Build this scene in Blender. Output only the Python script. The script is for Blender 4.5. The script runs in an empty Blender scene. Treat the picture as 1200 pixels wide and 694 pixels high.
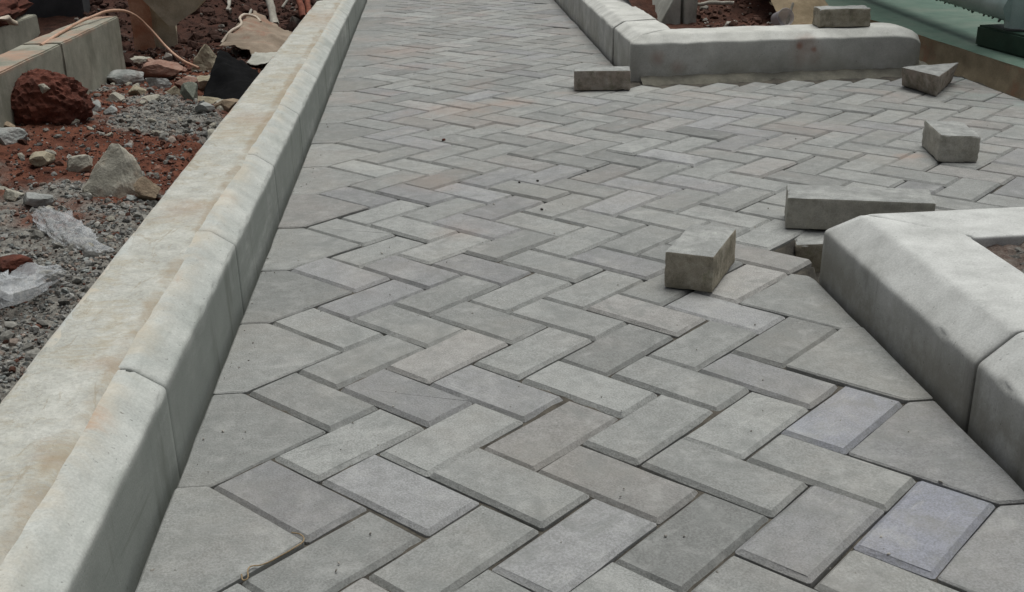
import bpy, bmesh, math, random
import numpy as np
from mathutils import Vector, Matrix, noise as mnoise

random.seed(7); RNG = np.random.default_rng(7)
sc = bpy.context.scene
C = sc.collection

# ------------------------------------------------------------------ camera, sky, sun, exposure
cam_d = bpy.data.cameras.new('camera'); cam = bpy.data.objects.new('camera', cam_d); C.objects.link(cam)
cam_d.sensor_fit = 'HORIZONTAL'; cam_d.sensor_width = 36.0; cam_d.lens = 36.0 * 1292 / 1200
cam_d.clip_start = 0.02; cam_d.clip_end = 2000
cam.matrix_world = Matrix(((0.99656423, 0.04732417, -0.06797173, 0), (-0.08040425, 0.355884, -0.93106484, 0),
                           (-0.01987182, 0.93333113, 0.35846633, 0.77856), (0, 0, 0, 1)))
sc.camera = cam
SUN_EL, SUN_AZ = math.radians(74), math.radians(40)      # azimuth clockwise from +Y
w = bpy.data.worlds.new('World'); sc.world = w; w.use_nodes = True
nt = w.node_tree; nt.nodes.clear()
sky = nt.nodes.new('ShaderNodeTexSky'); sky.sky_type = 'NISHITA'; sky.sun_disc = False
sky.sun_elevation = SUN_EL; sky.sun_rotation = SUN_AZ; sky.dust_density = 6; sky.air_density = 1.0
bw = nt.nodes.new('ShaderNodeRGBToBW'); mx = nt.nodes.new('ShaderNodeMix'); mx.data_type = 'RGBA'
mx.inputs[0].default_value = 0.74
bg = nt.nodes.new('ShaderNodeBackground'); bg.inputs[1].default_value = 0.05
wo = nt.nodes.new('ShaderNodeOutputWorld')
nt.links.new(sky.outputs[0], bw.inputs[0]); nt.links.new(sky.outputs[0], mx.inputs[6]); nt.links.new(bw.outputs[0], mx.inputs[7])
nt.links.new(mx.outputs[2], bg.inputs[0]); nt.links.new(bg.outputs[0], wo.inputs[0])
sl = bpy.data.lights.new('sun', 'SUN'); sl.energy = 1.5; sl.angle = math.radians(40); sl.color = (0.985, 1.0, 0.955)
so = bpy.data.objects.new('sun', sl); C.objects.link(so)
sdir = Vector((math.sin(SUN_AZ) * math.cos(SUN_EL), math.cos(SUN_AZ) * math.cos(SUN_EL), math.sin(SUN_EL)))
so.rotation_euler = sdir.to_track_quat('Z', 'Y').to_euler()
sc.view_settings.view_transform = 'Standard'; sc.view_settings.look = 'None'
sc.view_settings.exposure = 0.60; sc.view_settings.gamma = 1.0
try: sc.view_settings.use_curve_mapping = False
except Exception: pass

# ------------------------------------------------------------------ helpers
def link(name, me, m=None, parent=None, mats=None):
    o = bpy.data.objects.new(name, me); C.objects.link(o)
    if m and not me.materials: me.materials.append(m)
    if parent: o.parent = parent
    return o
def tag(o, label=None, cat=None, group=None, kind=None):
    if label: o['label'] = label
    if cat: o['category'] = cat
    if group: o['group'] = group
    if kind: o['kind'] = kind
    return o
def empty(name, loc=(0, 0, 0), rz=0):
    o = bpy.data.objects.new(name, None); C.objects.link(o); o.location = loc; o.rotation_euler = (0, 0, rz)
    o.empty_display_size = 0.05
    return o
def mesh(name, v, f, smooth=False):
    me = bpy.data.meshes.new(name); me.from_pydata([tuple(p) for p in v], [], [tuple(q) for q in f]); me.update()
    if smooth: me.polygons.foreach_set('use_smooth', [True] * len(me.polygons))
    return me
def bm_mesh(name, bm, smooth=False):
    me = bpy.data.meshes.new(name); bmesh.ops.recalc_face_normals(bm, faces=bm.faces); bm.to_mesh(me); bm.free()
    if smooth: me.polygons.foreach_set('use_smooth', [True] * len(me.polygons))
    return me
def fbm(x, y, z=0.0, o=4, s=1.0):
    return mnoise.fractal(Vector((x * s, y * s, z * s)), 1.0, 2.0, o)

def smooth(a, b, t):
    t = min(1, max(0, (t - a) / (b - a))); return t * t * (3 - 2 * t)
class MT:
    """small node-graph builder"""
    def __init__(s, name, rough=0.9, spec=0.25):
        s.m = bpy.data.materials.new(name); s.m.use_nodes = True; s.t = s.m.node_tree; s.t.nodes.clear()
        s.out = s.n('ShaderNodeOutputMaterial'); s.b = s.n('ShaderNodeBsdfPrincipled')
        s.b.inputs['Roughness'].default_value = rough; s.b.inputs['Specular IOR Level'].default_value = spec
        s.l(s.b.outputs[0], s.out.inputs[0]); s._co = {}
    def n(s, t): return s.t.nodes.new(t)
    def l(s, a, b): s.t.links.new(a, b)
    def co(s, kind):
        if kind in s._co: return s._co[kind]
        if kind == 'world': r = s.n('ShaderNodeNewGeometry').outputs['Position']
        elif kind == 'object': r = s.n('ShaderNodeTexCoord').outputs['Object']
        elif kind == 'random':                       # object space shifted by each object's own random number
            oi = s.n('ShaderNodeObjectInfo'); cx = s.n('ShaderNodeCombineXYZ'); ml = s.n('ShaderNodeMath'); ml.operation = 'MULTIPLY'
            ml.inputs[1].default_value = 37.0; s.l(oi.outputs['Random'], ml.inputs[0])
            s.l(ml.outputs[0], cx.inputs[0]); s.l(ml.outputs[0], cx.inputs[2])
            va = s.n('ShaderNodeVectorMath'); s.l(s.n('ShaderNodeTexCoord').outputs['Object'], va.inputs[0]); s.l(cx.outputs[0], va.inputs[1]); r = va.outputs[0]
        s._co[kind] = r; return r
    def noise(s, scale, detail=4, rough=0.6, co='world', stretch=None, dist=0.0):
        n = s.n('ShaderNodeTexNoise'); n.inputs['Scale'].default_value = scale; n.inputs['Detail'].default_value = detail
        n.inputs['Roughness'].default_value = rough; n.inputs['Distortion'].default_value = dist
        c = s.co(co)
        if stretch:
            mp = s.n('ShaderNodeMapping'); mp.inputs['Scale'].default_value = stretch; s.l(c, mp.inputs[0]); c = mp.outputs[0]
        s.l(c, n.inputs['Vector']); return n.outputs['Fac']
    def ramp(s, fac, lo, hi, a=0.0, b=1.0):
        r = s.n('ShaderNodeMapRange'); r.interpolation_type = 'SMOOTHSTEP'
        r.inputs[1].default_value = lo; r.inputs[2].default_value = hi; r.inputs[3].default_value = a; r.inputs[4].default_value = b
        s.l(fac, r.inputs[0]); return r.outputs[0]
    def mix(s, fac, a, b, mode='MIX'):
        m = s.n('ShaderNodeMix'); m.data_type = 'RGBA'; m.blend_type = mode
        for k, v in ((0, fac), (6, a), (7, b)):
            if isinstance(v, (int, float)): m.inputs[k].default_value = v
            elif isinstance(v, tuple): m.inputs[k].default_value = (*v, 1)
            else: s.l(v, m.inputs[k])
        return m.outputs[2]
    def math(s, op, a, b=None):
        m = s.n('ShaderNodeMath'); m.operation = op
        for k, v in ((0, a), (1, b)):
            if v is None: continue
            if isinstance(v, (int, float)): m.inputs[k].default_value = v
            else: s.l(v, m.inputs[k])
        return m.outputs[0]
    def axis(s, k, co='world'):
        x = s.n('ShaderNodeSeparateXYZ'); s.l(s.co(co), x.inputs[0]); return x.outputs[k]
    def attr(s, name):
        a = s.n('ShaderNodeAttribute'); a.attribute_name = name; return a.outputs['Color']
    def objcol(s): return s.n('ShaderNodeObjectInfo').outputs['Color']
    def spot(s, x, y, r0, r1, z=None):                         # a stain at one place on the ground
        v = s.n('ShaderNodeVectorMath'); v.operation = 'DISTANCE'
        sx = s.n('ShaderNodeCombineXYZ'); s.l(s.axis(0), sx.inputs[0]); s.l(s.axis(1), sx.inputs[1]); s.l(sx.outputs[0], v.inputs[0])
        if z is not None: s.l(s.axis(2), sx.inputs[2])
        v.inputs[1].default_value = (x, y, z or 0)
        d = s.math('ADD', v.outputs['Value'], s.math('MULTIPLY', s.math('SUBTRACT', s.noise(14, 4), 0.5), r1 * 1.3))
        return s.ramp(d, r0, r1, 1.0, 0.0)
    def bump(s, fac, strength=0.3, dist=0.002):
        b = s.n('ShaderNodeBump'); b.inputs['Strength'].default_value = strength; b.inputs['Distance'].default_value = dist
        s.l(fac, b.inputs['Height']); s.l(b.outputs[0], s.b.inputs['Normal'])
    def col(s, c):
        if isinstance(c, tuple): s.b.inputs['Base Color'].default_value = (*c, 1)
        else: s.l(c, s.b.inputs['Base Color'])
        return s
def grain(m, co, s1=60, s2=420, k=0.5):
    return m.math('ADD', m.math('MULTIPLY', m.noise(s1, 5, 0.65, co), 1 - k), m.math('MULTIPLY', m.noise(s2, 3, 0.7, co), k))

# ------------------------------------------------------------------ materials
def mat_paver(name, source):
    m = MT(name, 0.72, 0.5)
    base = m.objcol() if source == 'object' else m.attr('tint')
    co = 'random' if source == 'object' else 'world'
    g = grain(m, co, 45, 330, 0.68)
    c = m.mix(m.ramp(g, 0.34, 0.66), (0.72, 0.72, 0.71), (1.24, 1.24, 1.24))
    c = m.mix(1.0, base, c, 'MULTIPLY')
    pale = m.math('MULTIPLY', m.ramp(m.noise(15, 6, 0.7, co, dist=0.4), 0.48, 0.74), 0.45)
    c = m.mix(pale, c, (0.40, 0.40, 0.385))            # cement bloom
    dark = m.math('MULTIPLY', m.ramp(m.noise(13, 6, 0.7, co, dist=0.7), 0.47, 0.70), 0.62)
    c = m.mix(dark, c, (0.165, 0.172, 0.165))
    scr = m.math('MULTIPLY', m.ramp(m.noise(26, 5, 0.75, co, (0.35, 2.2, 1), dist=1.0), 0.60, 0.70), 0.28)
    c = m.mix(scr, c, (0.46, 0.455, 0.435))            # scuffs
    dst = m.math('MULTIPLY', m.ramp(m.noise(2.1, 5, 0.7, 'world'), 0.45, 0.70), 0.22)
    c = m.mix(dst, c, (0.33, 0.30, 0.255))              # dry dust
    # trodden-in red earth
    far = m.ramp(m.axis(1), 2.0, 4.5)
    red = m.math('MULTIPLY', m.ramp(m.noise(3.2, 6, 0.65, 'world', dist=0.5), 0.48, 0.72), m.math('ADD', 0.10, m.math('MULTIPLY', far, 0.32)))
    c = m.mix(red, c, (0.30, 0.235, 0.205))
    for x, y, r, a in ((0.12, 3.88, 0.20, 0.32), (0.30, 3.98, 0.14, 0.38), (1.36, 2.98, 0.07, 0.5), (0.0, 2.9, 0.14, 0.2), (-0.15, 5.3, 0.30, 0.28), (0.05, 2.45, 0.08, 0.2)):
        c = m.mix(m.math('MULTIPLY', m.spot(x, y, 0.0, r), a), c, (0.34, 0.225, 0.17))
    c = m.mix(m.math('MULTIPLY', m.ramp(m.axis(0), 1.7, 2.1), m.math('MULTIPLY', m.ramp(m.noise(6, 4), 0.45, 0.65), 0.5)), c, (0.25, 0.31, 0.29))
    # cement slurry that fills the joints by the near kerb
    sl = m.math('MULTIPLY', m.spot(1.02, 2.52, 0.04, 0.22), 0.6)
    c = m.mix(sl, c, (0.33, 0.325, 0.30))
    spk = m.ramp(m.noise(900, 1, 0.5, co), 0.70, 0.76)
    c = m.mix(m.math('MULTIPLY', spk, 0.5), c, (0.05, 0.05, 0.05))
    m.col(c); m.bump(g, 0.7, 0.0022); return m.m
M = {}
M['paver'] = mat_paver('paver_concrete', 'object')
M['paver_attr'] = mat_paver('paver_concrete_field', 'attr')

def simple(name, a, b, scale=20, co='object', rough=0.9, bump=0.5, bd=0.003, spec=0.25, lo=0.35, hi=0.65, extra=None, s2=300):
    m = MT(name, rough, spec); n1 = m.noise(scale, 6, 0.65, co)
    g = grain(m, co, scale * 1.7, s2)
    c = m.mix(m.ramp(n1, lo, hi), a, b)
    c = m.mix(m.ramp(g, 0.3, 0.7), m.mix(1.0, c, (0.78, 0.78, 0.78), 'MULTIPLY'), m.mix(1.0, c, (1.2, 1.2, 1.2), 'MULTIPLY'))
    if extra: c = extra(m, c)
    m.col(c); m.bump(g, bump, bd); return m.m
M['bed'] = simple('joint_sand', (0.038, 0.035, 0.031), (0.095, 0.085, 0.070), 18, 'world', 1.0, 0.8, 0.004)
def pits(m, c, k=0.6):
    p = m.ramp(m.noise(120, 2, 0.5, 'world'), 0.69, 0.75)
    q = m.ramp(m.noise(38, 3, 0.6, 'world'), 0.70, 0.76)
    c = m.mix(m.math('MULTIPLY', p, k), c, (0.10, 0.10, 0.09))
    return m.mix(m.math('MULTIPLY', q, k * 0.5), c, (0.16, 0.155, 0.14))
def kerb_dirt_shade(m, c):
    c = pits(m, c)
    # grey wash and painted shade down the face, and yellow-brown earth trodden on the back of the top
    f = m.math('MULTIPLY', m.ramp(m.noise(5, 6, 0.7, 'world', (1, 0.5, 4)), 0.48, 0.72), 0.5)
    c = m.mix(f, c, (0.24, 0.26, 0.235))
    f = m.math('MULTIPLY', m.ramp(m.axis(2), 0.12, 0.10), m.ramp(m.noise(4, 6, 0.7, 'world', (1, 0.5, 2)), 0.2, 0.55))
    c = m.mix(m.math('MULTIPLY', f, 0.75), c, (0.195, 0.215, 0.195))  # splash dirt plus shade painted on the face, setting off the brighter chamfer
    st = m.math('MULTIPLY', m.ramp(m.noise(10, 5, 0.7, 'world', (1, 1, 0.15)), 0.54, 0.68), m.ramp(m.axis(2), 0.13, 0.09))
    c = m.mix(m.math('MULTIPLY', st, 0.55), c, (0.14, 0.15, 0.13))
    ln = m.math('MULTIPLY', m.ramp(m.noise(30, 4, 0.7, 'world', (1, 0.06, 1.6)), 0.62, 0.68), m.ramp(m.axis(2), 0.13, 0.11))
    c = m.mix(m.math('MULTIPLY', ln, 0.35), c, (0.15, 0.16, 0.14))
    t = m.math('MULTIPLY', m.ramp(m.axis(2), 0.118, 0.145), m.ramp(m.axis(0), -0.385, -0.455))
    d = m.math('MULTIPLY', m.math('MULTIPLY', t, 0.6), m.ramp(m.noise(7, 6, 0.7, 'world', dist=0.8), 0.36, 0.66))
    c = m.mix(m.math('MULTIPLY', d, 0.8), c, (0.52, 0.42, 0.29))
    d2 = m.math('MULTIPLY', t, m.ramp(m.noise(4.5, 5, 0.7, 'world', dist=1.2), 0.56, 0.72))
    c = m.mix(m.math('MULTIPLY', d2, 0.65), c, (0.42, 0.25, 0.15))
    return c
M['kerb_old'] = simple('kerb_concrete_grey', (0.39, 0.405, 0.385), (0.455, 0.465, 0.44), 9, 'world', 0.9, 0.35, 0.002, extra=kerb_dirt_shade)
def skim_dirt(m, c):
    d = m.ramp(m.math('ADD', m.math('MULTIPLY', m.noise(5, 6, 0.7, 'world', dist=0.8), 0.6), m.math('MULTIPLY', m.noise(45, 6, 0.8, 'world', (0.5, 1.3, 1), dist=1.5), 0.4)), 0.47, 0.60)
    c = m.mix(m.math('MULTIPLY', d, 0.62), c, (0.365, 0.32, 0.235))
    cr = m.math('MULTIPLY', m.ramp(m.noise(16, 6, 0.75, 'world', (1, 0.35, 1), dist=2.0), 0.56, 0.64), 0.5)
    c = m.mix(cr, c, (0.29, 0.25, 0.18))
    c = m.mix(m.math('MULTIPLY', m.ramp(m.noise(90, 6, 0.8, 'world', (0.6, 1.6, 1)), 0.56, 0.68), 0.35), c, (0.25, 0.22, 0.165))
    d2 = m.ramp(m.noise(5, 6, 0.72, 'world', dist=1.4), 0.56, 0.74)
    c = m.mix(m.math('MULTIPLY', d2, 0.4), c, (0.36, 0.275, 0.205))
    for x, y, r in ((-0.47, 1.44, 0.04), (-0.44, 1.42, 0.03), (-0.50, 2.2, 0.11), (-0.48, 3.1, 0.14), (-0.49, 5.4, 0.5)):
        c = m.mix(m.math('MULTIPLY', m.spot(x, y, 0.0, r), 0.35), c, (0.35, 0.25, 0.18))
    wx = m.math('ADD', m.axis(0), m.math('MULTIPLY', m.math('SUBTRACT', m.noise(17, 6, 0.7), 0.5), 0.035))
    ln = m.math('MULTIPLY', m.ramp(wx, -0.468, -0.452), m.ramp(m.noise(5, 5, 0.7), 0.38, 0.56))
    return m.mix(m.math('MULTIPLY', ln, 0.5), c, (0.27, 0.205, 0.13))             # brown earth caught along the edge of the skim
M['skim'] = simple('kerb_skim_mortar', (0.39, 0.39, 0.355), (0.465, 0.465, 0.43), 12, 'world', 0.95, 0.9, 0.004, extra=skim_dirt, s2=160)
def new_dirt(m, c):
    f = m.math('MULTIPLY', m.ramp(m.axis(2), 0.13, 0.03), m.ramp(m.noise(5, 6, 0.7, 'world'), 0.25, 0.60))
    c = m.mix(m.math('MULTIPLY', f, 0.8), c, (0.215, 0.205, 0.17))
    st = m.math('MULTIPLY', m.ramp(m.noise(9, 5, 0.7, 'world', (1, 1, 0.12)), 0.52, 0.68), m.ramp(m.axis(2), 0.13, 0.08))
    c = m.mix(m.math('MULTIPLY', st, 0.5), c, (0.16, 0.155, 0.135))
    return pits(m, c, 0.45)
M['kerb_new'] = simple('kerb_concrete_pale', (0.45, 0.455, 0.44), (0.52, 0.525, 0.51), 8, 'world', 0.88, 0.3, 0.002, extra=new_dirt)
def far_dirt(m, c):
    f = m.math('MULTIPLY', m.ramp(m.axis(2), 0.15, 0.03), m.ramp(m.noise(5, 6, 0.7, 'world'), 0.36, 0.62))
    c = m.mix(m.math('MULTIPLY', f, 0.5), c, (0.28, 0.27, 0.215))
    for x, z, r, a in ((1.50, 0.10, 0.10, 0.35), (1.475, 0.115, 0.02, 0.7), (1.535, 0.10, 0.018, 0.7), (0.91, 0.09, 0.04, 0.35), (0.99, 0.05, 0.04, 0.3)):
        c = m.mix(m.math('MULTIPLY', m.spot(x, 4.32, 0.0, r, z), a), c, (0.33, 0.16, 0.11))
    return pits(m, c, 0.45)
M['kerb_far'] = simple('kerb_concrete_stained', (0.47, 0.47, 0.44), (0.55, 0.55, 0.52), 7, 'world', 0.9, 0.4, 0.003, extra=far_dirt)
def moss(m, c):
    f = m.math('MULTIPLY', m.ramp(m.noise(16, 5, 0.7, 'random'), 0.45, 0.65), 0.65)
    c = m.mix(f, c, (0.14, 0.125, 0.085))
    f2 = m.math('MULTIPLY', m.ramp(m.noise(22, 5, 0.7, 'random'), 0.56, 0.70), 0.5)
    return m.mix(f2, c, (0.16, 0.17, 0.09))
def brick_mat(name, a, b, mossy=True):
    m = MT(name, 0.92, 0.2); g = grain(m, 'random', 45, 420)
    side = m.mix(m.ramp(m.noise(20, 5, 0.65, 'random'), 0.35, 0.65), a, b)
    if mossy: side = moss(m, side)
    nrm = m.n('ShaderNodeTexCoord').outputs['Normal']; sx = m.n('ShaderNodeSeparateXYZ'); m.l(nrm, sx.inputs[0])
    top = m.mix(m.ramp(m.noise(14, 5, 0.6, 'random'), 0.4, 0.65), (0.27, 0.275, 0.265), (0.36, 0.365, 0.35))   # the clean wearing face
    c = m.mix(m.ramp(sx.outputs[2], 0.35, 0.7), side, top)
    c = m.mix(m.ramp(g, 0.3, 0.7), m.mix(1.0, c, (0.7, 0.7, 0.7), 'MULTIPLY'), m.mix(1.0, c, (1.25, 1.25, 1.25), 'MULTIPLY'))
    m.col(c); m.bump(g, 0.8, 0.003); return m.m
M['brick'] = brick_mat('loose_paver_mossy', (0.33, 0.295, 0.23), (0.41, 0.375, 0.305))
M['brick_red'] = brick_mat('loose_paver_reddish', (0.30, 0.25, 0.21), (0.37, 0.33, 0.285))
M['brick_grey'] = brick_mat('loose_paver_grey', (0.37, 0.355, 0.305), (0.44, 0.425, 0.375), False)

def mat_soil():
    m = MT('red_soil_and_grit', 1.0, 0.1)
    g = grain(m, 'world', 50, 260)
    k = m.attr('mixw'); sp = m.n('ShaderNodeSeparateColor'); m.l(k, sp.inputs[0])
    red = m.mix(m.ramp(m.noise(16, 6, 0.7), 0.35, 0.65), (0.080, 0.033, 0.023), (0.165, 0.066, 0.042))
    grey = m.mix(m.ramp(m.noise(40, 6, 0.75), 0.35, 0.62), (0.11, 0.10, 0.09), (0.26, 0.25, 0.225))
    c = m.mix(sp.outputs[0], red, grey)
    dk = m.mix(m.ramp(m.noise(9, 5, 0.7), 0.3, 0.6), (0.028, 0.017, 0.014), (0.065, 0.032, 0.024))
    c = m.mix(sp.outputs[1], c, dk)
    c = m.mix(m.ramp(g, 0.3, 0.7), m.mix(1.0, c, (0.62, 0.62, 0.62), 'MULTIPLY'), m.mix(1.0, c, (1.3, 1.3, 1.3), 'MULTIPLY'))
    m.col(c); m.bump(g, 1.0, 0.008); return m.m
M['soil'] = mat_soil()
def mat_gravel():
    m = MT('grit', 0.95, 0.15); g = m.noise(160, 4, 0.7, 'world')
    c = m.mix(1.0, m.attr('tint'), m.mix(m.ramp(g, 0.3, 0.7), (0.7, 0.7, 0.7), (1.25, 1.25, 1.25)), 'MULTIPLY')
    m.col(c); m.bump(g, 0.6, 0.002); return m.m
M['gravel'] = mat_gravel()
def rockm(name, a, b, stain=None, sc_=14):
    def ex(m, c):
        if stain:
            f = m.ramp(m.noise(9, 6, 0.7, 'object'), 0.48, 0.66)
            c = m.mix(m.math('MULTIPLY', f, 0.75), c, stain)
        return c
    return simple(name, a, b, sc_, 'object', 0.95, 0.9, 0.004, extra=ex, s2=200)
M['rock_pale'] = rockm('stone_pale', (0.31, 0.295, 0.245), (0.42, 0.40, 0.34), (0.22, 0.165, 0.12))
M['rock_grey'] = rockm('stone_grey', (0.24, 0.25, 0.24), (0.37, 0.375, 0.36), (0.17, 0.13, 0.115))
M['rock_brown'] = rockm('stone_brown', (0.22, 0.165, 0.115), (0.30, 0.24, 0.17), (0.14, 0.08, 0.05))
M['rock_pink'] = rockm('stone_pink', (0.26, 0.15, 0.115), (0.33, 0.22, 0.175), (0.23, 0.10, 0.065))
M['rock_yellow'] = rockm('stone_yellowish', (0.28, 0.245, 0.175), (0.37, 0.33, 0.25), (0.17, 0.12, 0.075))
M['rock_green'] = rockm('stone_greenish', (0.15, 0.165, 0.135), (0.24, 0.25, 0.21), (0.11, 0.12, 0.09))
M['clay'] = rockm('red_clay', (0.075, 0.027, 0.019), (0.14, 0.046, 0.03), (0.045, 0.02, 0.016), 18)
def wall_dirt(m, c):
    f = m.math('MULTIPLY', m.ramp(m.noise(7, 6, 0.7, 'world', (1, 1, 0.4)), 0.5, 0.7), 0.55)
    c = m.mix(f, c, (0.13, 0.13, 0.095))
    f = m.math('MULTIPLY', m.ramp(m.axis(2), 0.285, 0.30), m.ramp(m.noise(6, 5, 0.7), 0.40, 0.6))
    return m.mix(m.math('MULTIPLY', f, 0.7), c, (0.40, 0.24, 0.17))
M['wall'] = simple('weathered_wall_concrete', (0.235, 0.232, 0.19), (0.31, 0.302, 0.25), 8, 'world', 0.95, 0.6, 0.003, extra=wall_dirt)
M['dark_wall'] = simple('dark_grey_concrete', (0.045, 0.047, 0.05), (0.065, 0.067, 0.07), 8, 'world', 0.8, 0.4)  # even dark grey for the back-left wall
M['slab'] = simple('broken_slab_concrete', (0.36, 0.355, 0.315), (0.46, 0.455, 0.41), 6, 'world', 0.95, 0.5, 0.003, extra=wall_dirt)
M['plank'] = simple('old_plank', (0.36, 0.31, 0.22), (0.50, 0.44, 0.33), 10, 'object', 0.95, 0.6, 0.003)
M['rust_wood'] = simple('rust_stained_wood', (0.38, 0.16, 0.09), (0.52, 0.31, 0.21), 9, 'object', 0.9, 0.6, 0.003)
M['stick_pale'] = simple('peeled_stick', (0.30, 0.28, 0.24), (0.42, 0.40, 0.35), 25, 'object', 0.9, 0.4)
M['stick_red'] = simple('red_stick', (0.13, 0.04, 0.026), (0.22, 0.075, 0.045), 25, 'object', 0.85, 0.4)
M['cable'] = simple('beige_cable', (0.42, 0.25, 0.17), (0.50, 0.32, 0.23), 12, 'object', 0.6, 0.1)
M['cord'] = simple('pale_cord', (0.45, 0.38, 0.30), (0.52, 0.45, 0.38), 20, 'object', 0.8, 0.2)
M['sacking'] = simple('muddy_cement_sack', (0.20, 0.155, 0.115), (0.29, 0.235, 0.18), 8, 'object', 0.9, 0.4, extra=lambda m, c: m.mix(m.math('MULTIPLY', m.ramp(m.noise(6, 5, 0.7, 'object'), 0.5, 0.66), 0.6), c, (0.24, 0.11, 0.07)))
def plastic(name, colr, alpha, rough):
    m = MT(name, rough, 0.5 if alpha < 1 else 0.06); m.col(colr); m.b.inputs['Alpha'].default_value = alpha
    m.bump(m.noise(70, 4, 0.6, 'object'), 0.5, 0.004); return m.m
M['bag'] = plastic('clear_plastic_film', (0.62, 0.64, 0.66), 0.30, 0.38)
M['cup'] = plastic('clear_cup_plastic', (0.50, 0.48, 0.50), 0.55, 0.3)
M['black'] = plastic('black_plastic_film', (0.004, 0.004, 0.0045), 1.0, 0.8)
def floor_paint():
    m = MT('green_floor_paint', 0.62, 0.2); n = m.noise(9, 6, 0.7)
    c = m.mix(m.ramp(n, 0.35, 0.65), (0.075, 0.13, 0.10), (0.105, 0.165, 0.13))
    dst = m.math('MULTIPLY', m.ramp(m.noise(4, 5, 0.7), 0.42, 0.68), 0.6)
    c = m.mix(dst, c, (0.16, 0.19, 0.155)); m.col(c); m.bump(n, 0.15, 0.002); return m.m
M['floor'] = floor_paint()
M['ledge'] = simple('ochre_stained_render', (0.23, 0.185, 0.12), (0.31, 0.255, 0.17), 7, 'world', 0.95, 0.7, 0.004,
    extra=lambda m, c: m.mix(m.math('MULTIPLY', m.ramp(m.noise(4, 5, 0.7), 0.47, 0.66), 0.75), c, (0.29, 0.145, 0.09)))
M['earth'] = simple('ochre_earth', (0.17, 0.13, 0.08), (0.26, 0.205, 0.135), 9, 'world', 1.0, 0.9, 0.006,
    extra=lambda m, c: m.mix(m.math('MULTIPLY', m.ramp(m.noise(5, 5, 0.7), 0.5, 0.7), 0.5), c, (0.22, 0.10, 0.065)))
M['gate'] = simple('teal_gate_paint', (0.25, 0.34, 0.32), (0.33, 0.42, 0.40), 5, 'world', 0.45, 0.1, spec=0.4)
M['gate_dark'] = simple('dark_green_paint', (0.012, 0.035, 0.022), (0.02, 0.05, 0.033), 9, 'world', 0.55, 0.2)
M['wire'] = simple('galvanised_wire', (0.16, 0.19, 0.175), (0.26, 0.29, 0.27), 20, 'world', 0.6, 0.1)
M['mortar'] = simple('bedding_mortar', (0.13, 0.125, 0.105), (0.20, 0.19, 0.155), 9, 'world', 1.0, 0.9, 0.006)
M['leaf'] = simple('dry_leaf', (0.22, 0.16, 0.09), (0.30, 0.22, 0.13), 30, 'object', 0.8, 0.2)
M['grit_dark'] = simple('dark_crumb', (0.035, 0.032, 0.028), (0.07, 0.06, 0.05), 60, 'object', 0.95, 0.4)

# ------------------------------------------------------------------ paving: herringbone of 210 x 105 mm pavers at 45 degrees to the kerbs
O0 = np.array([0.04938881, 1.42105034]); EI = np.array([0.0732865, -0.07519368]); EJ = np.array([-0.07519368, -0.0732865])
LW = lambda i, j: O0 + i * EI + j * EJ
KL = -0.372                                             # foot of the left kerb
KR = lambda y: 0.770 if y < 3 else 0.802 + 0.0188 * (y - 4.5)
ground = empty('pavement'); tag(ground, 'grey herringbone block paving of the path and its side branch', None, None, 'structure')

def clip(poly, n, d):                                   # keep the side where p.n <= d
    out = []
    for a, b in zip(poly, poly[1:] + poly[:1]):
        da, db = a @ n - d, b @ n - d
        if da <= 0: out.append(a)
        if (da < 0) != (db < 0) and abs(da - db) > 1e-12: out.append(a + (b - a) * (da / (da - db)))
    return out
def area(p): return 0.5 * sum(a[0] * b[1] - a[1] * b[0] for a, b in zip(p, p[1:] + p[:1]))
def inset(poly, d):
    """shrink a convex-ish CCW polygon by d"""
    n = len(poly); out = []
    for k in range(n):
        p, c, q = poly[k - 1], poly[k], poly[(k + 1) % n]
        e1 = (c - p) / max(np.linalg.norm(c - p), 1e-9); e2 = (q - c) / max(np.linalg.norm(q - c), 1e-9)
        n1 = np.array([-e1[1], e1[0]]); n2 = np.array([-e2[1], e2[0]]); b = n1 + n2
        out.append(c + d * b / max(0.35, 1 + n1 @ n2))
    return out
def rounded(poly, r):
    out = []
    n = len(poly)
    for k in range(n):
        p, c, q = poly[k - 1], poly[k], poly[(k + 1) % n]
        l1, l2 = np.linalg.norm(p - c), np.linalg.norm(q - c)
        if min(l1, l2) < 3.2 * r: out.append(c); continue
        out.append(c + (p - c) / l1 * r); out.append(c + (q - c) / l2 * r)
    return out
def ring_mid(poly, rnd, amp, seg=0.08):
    out = []
    n = len(poly)
    for k in range(n):
        a, b = poly[k], poly[(k + 1) % n]; out.append(a)
        L = np.linalg.norm(b - a); m = int(L / seg)
        for t in range(1, m + 1):
            out.append(a + (b - a) * t / (m + 1) + np.array([rnd.uniform(-amp, amp), rnd.uniform(-amp, amp)]))
    return out
def paver_geo(poly, rnd, cw=0.0065, ch=0.0055, h=0.06, amp=0.0007):
    """top ring, chamfer ring, side wall; top at z = 0"""
    base = ring_mid(rounded(poly, 0.0035), rnd, amp)
    c = np.mean(base, axis=0); n = len(base)
    top = inset(base, cw)
    v, f = [], []
    for p in top: v.append((p[0], p[1], rnd.uniform(-0.0004, 0.0003)))
    for p in base: v.append((p[0], p[1], -ch + rnd.uniform(-0.0010, 0.0008)))
    for p in base: v.append((p[0], p[1], -h))
    f.append(tuple(range(n)))
    for k in range(n):
        q = (k + 1) % n
        f.append((n + k, n + q, q, k)); f.append((2 * n + k, 2 * n + q, n + q, n + k))
    return v, f

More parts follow.
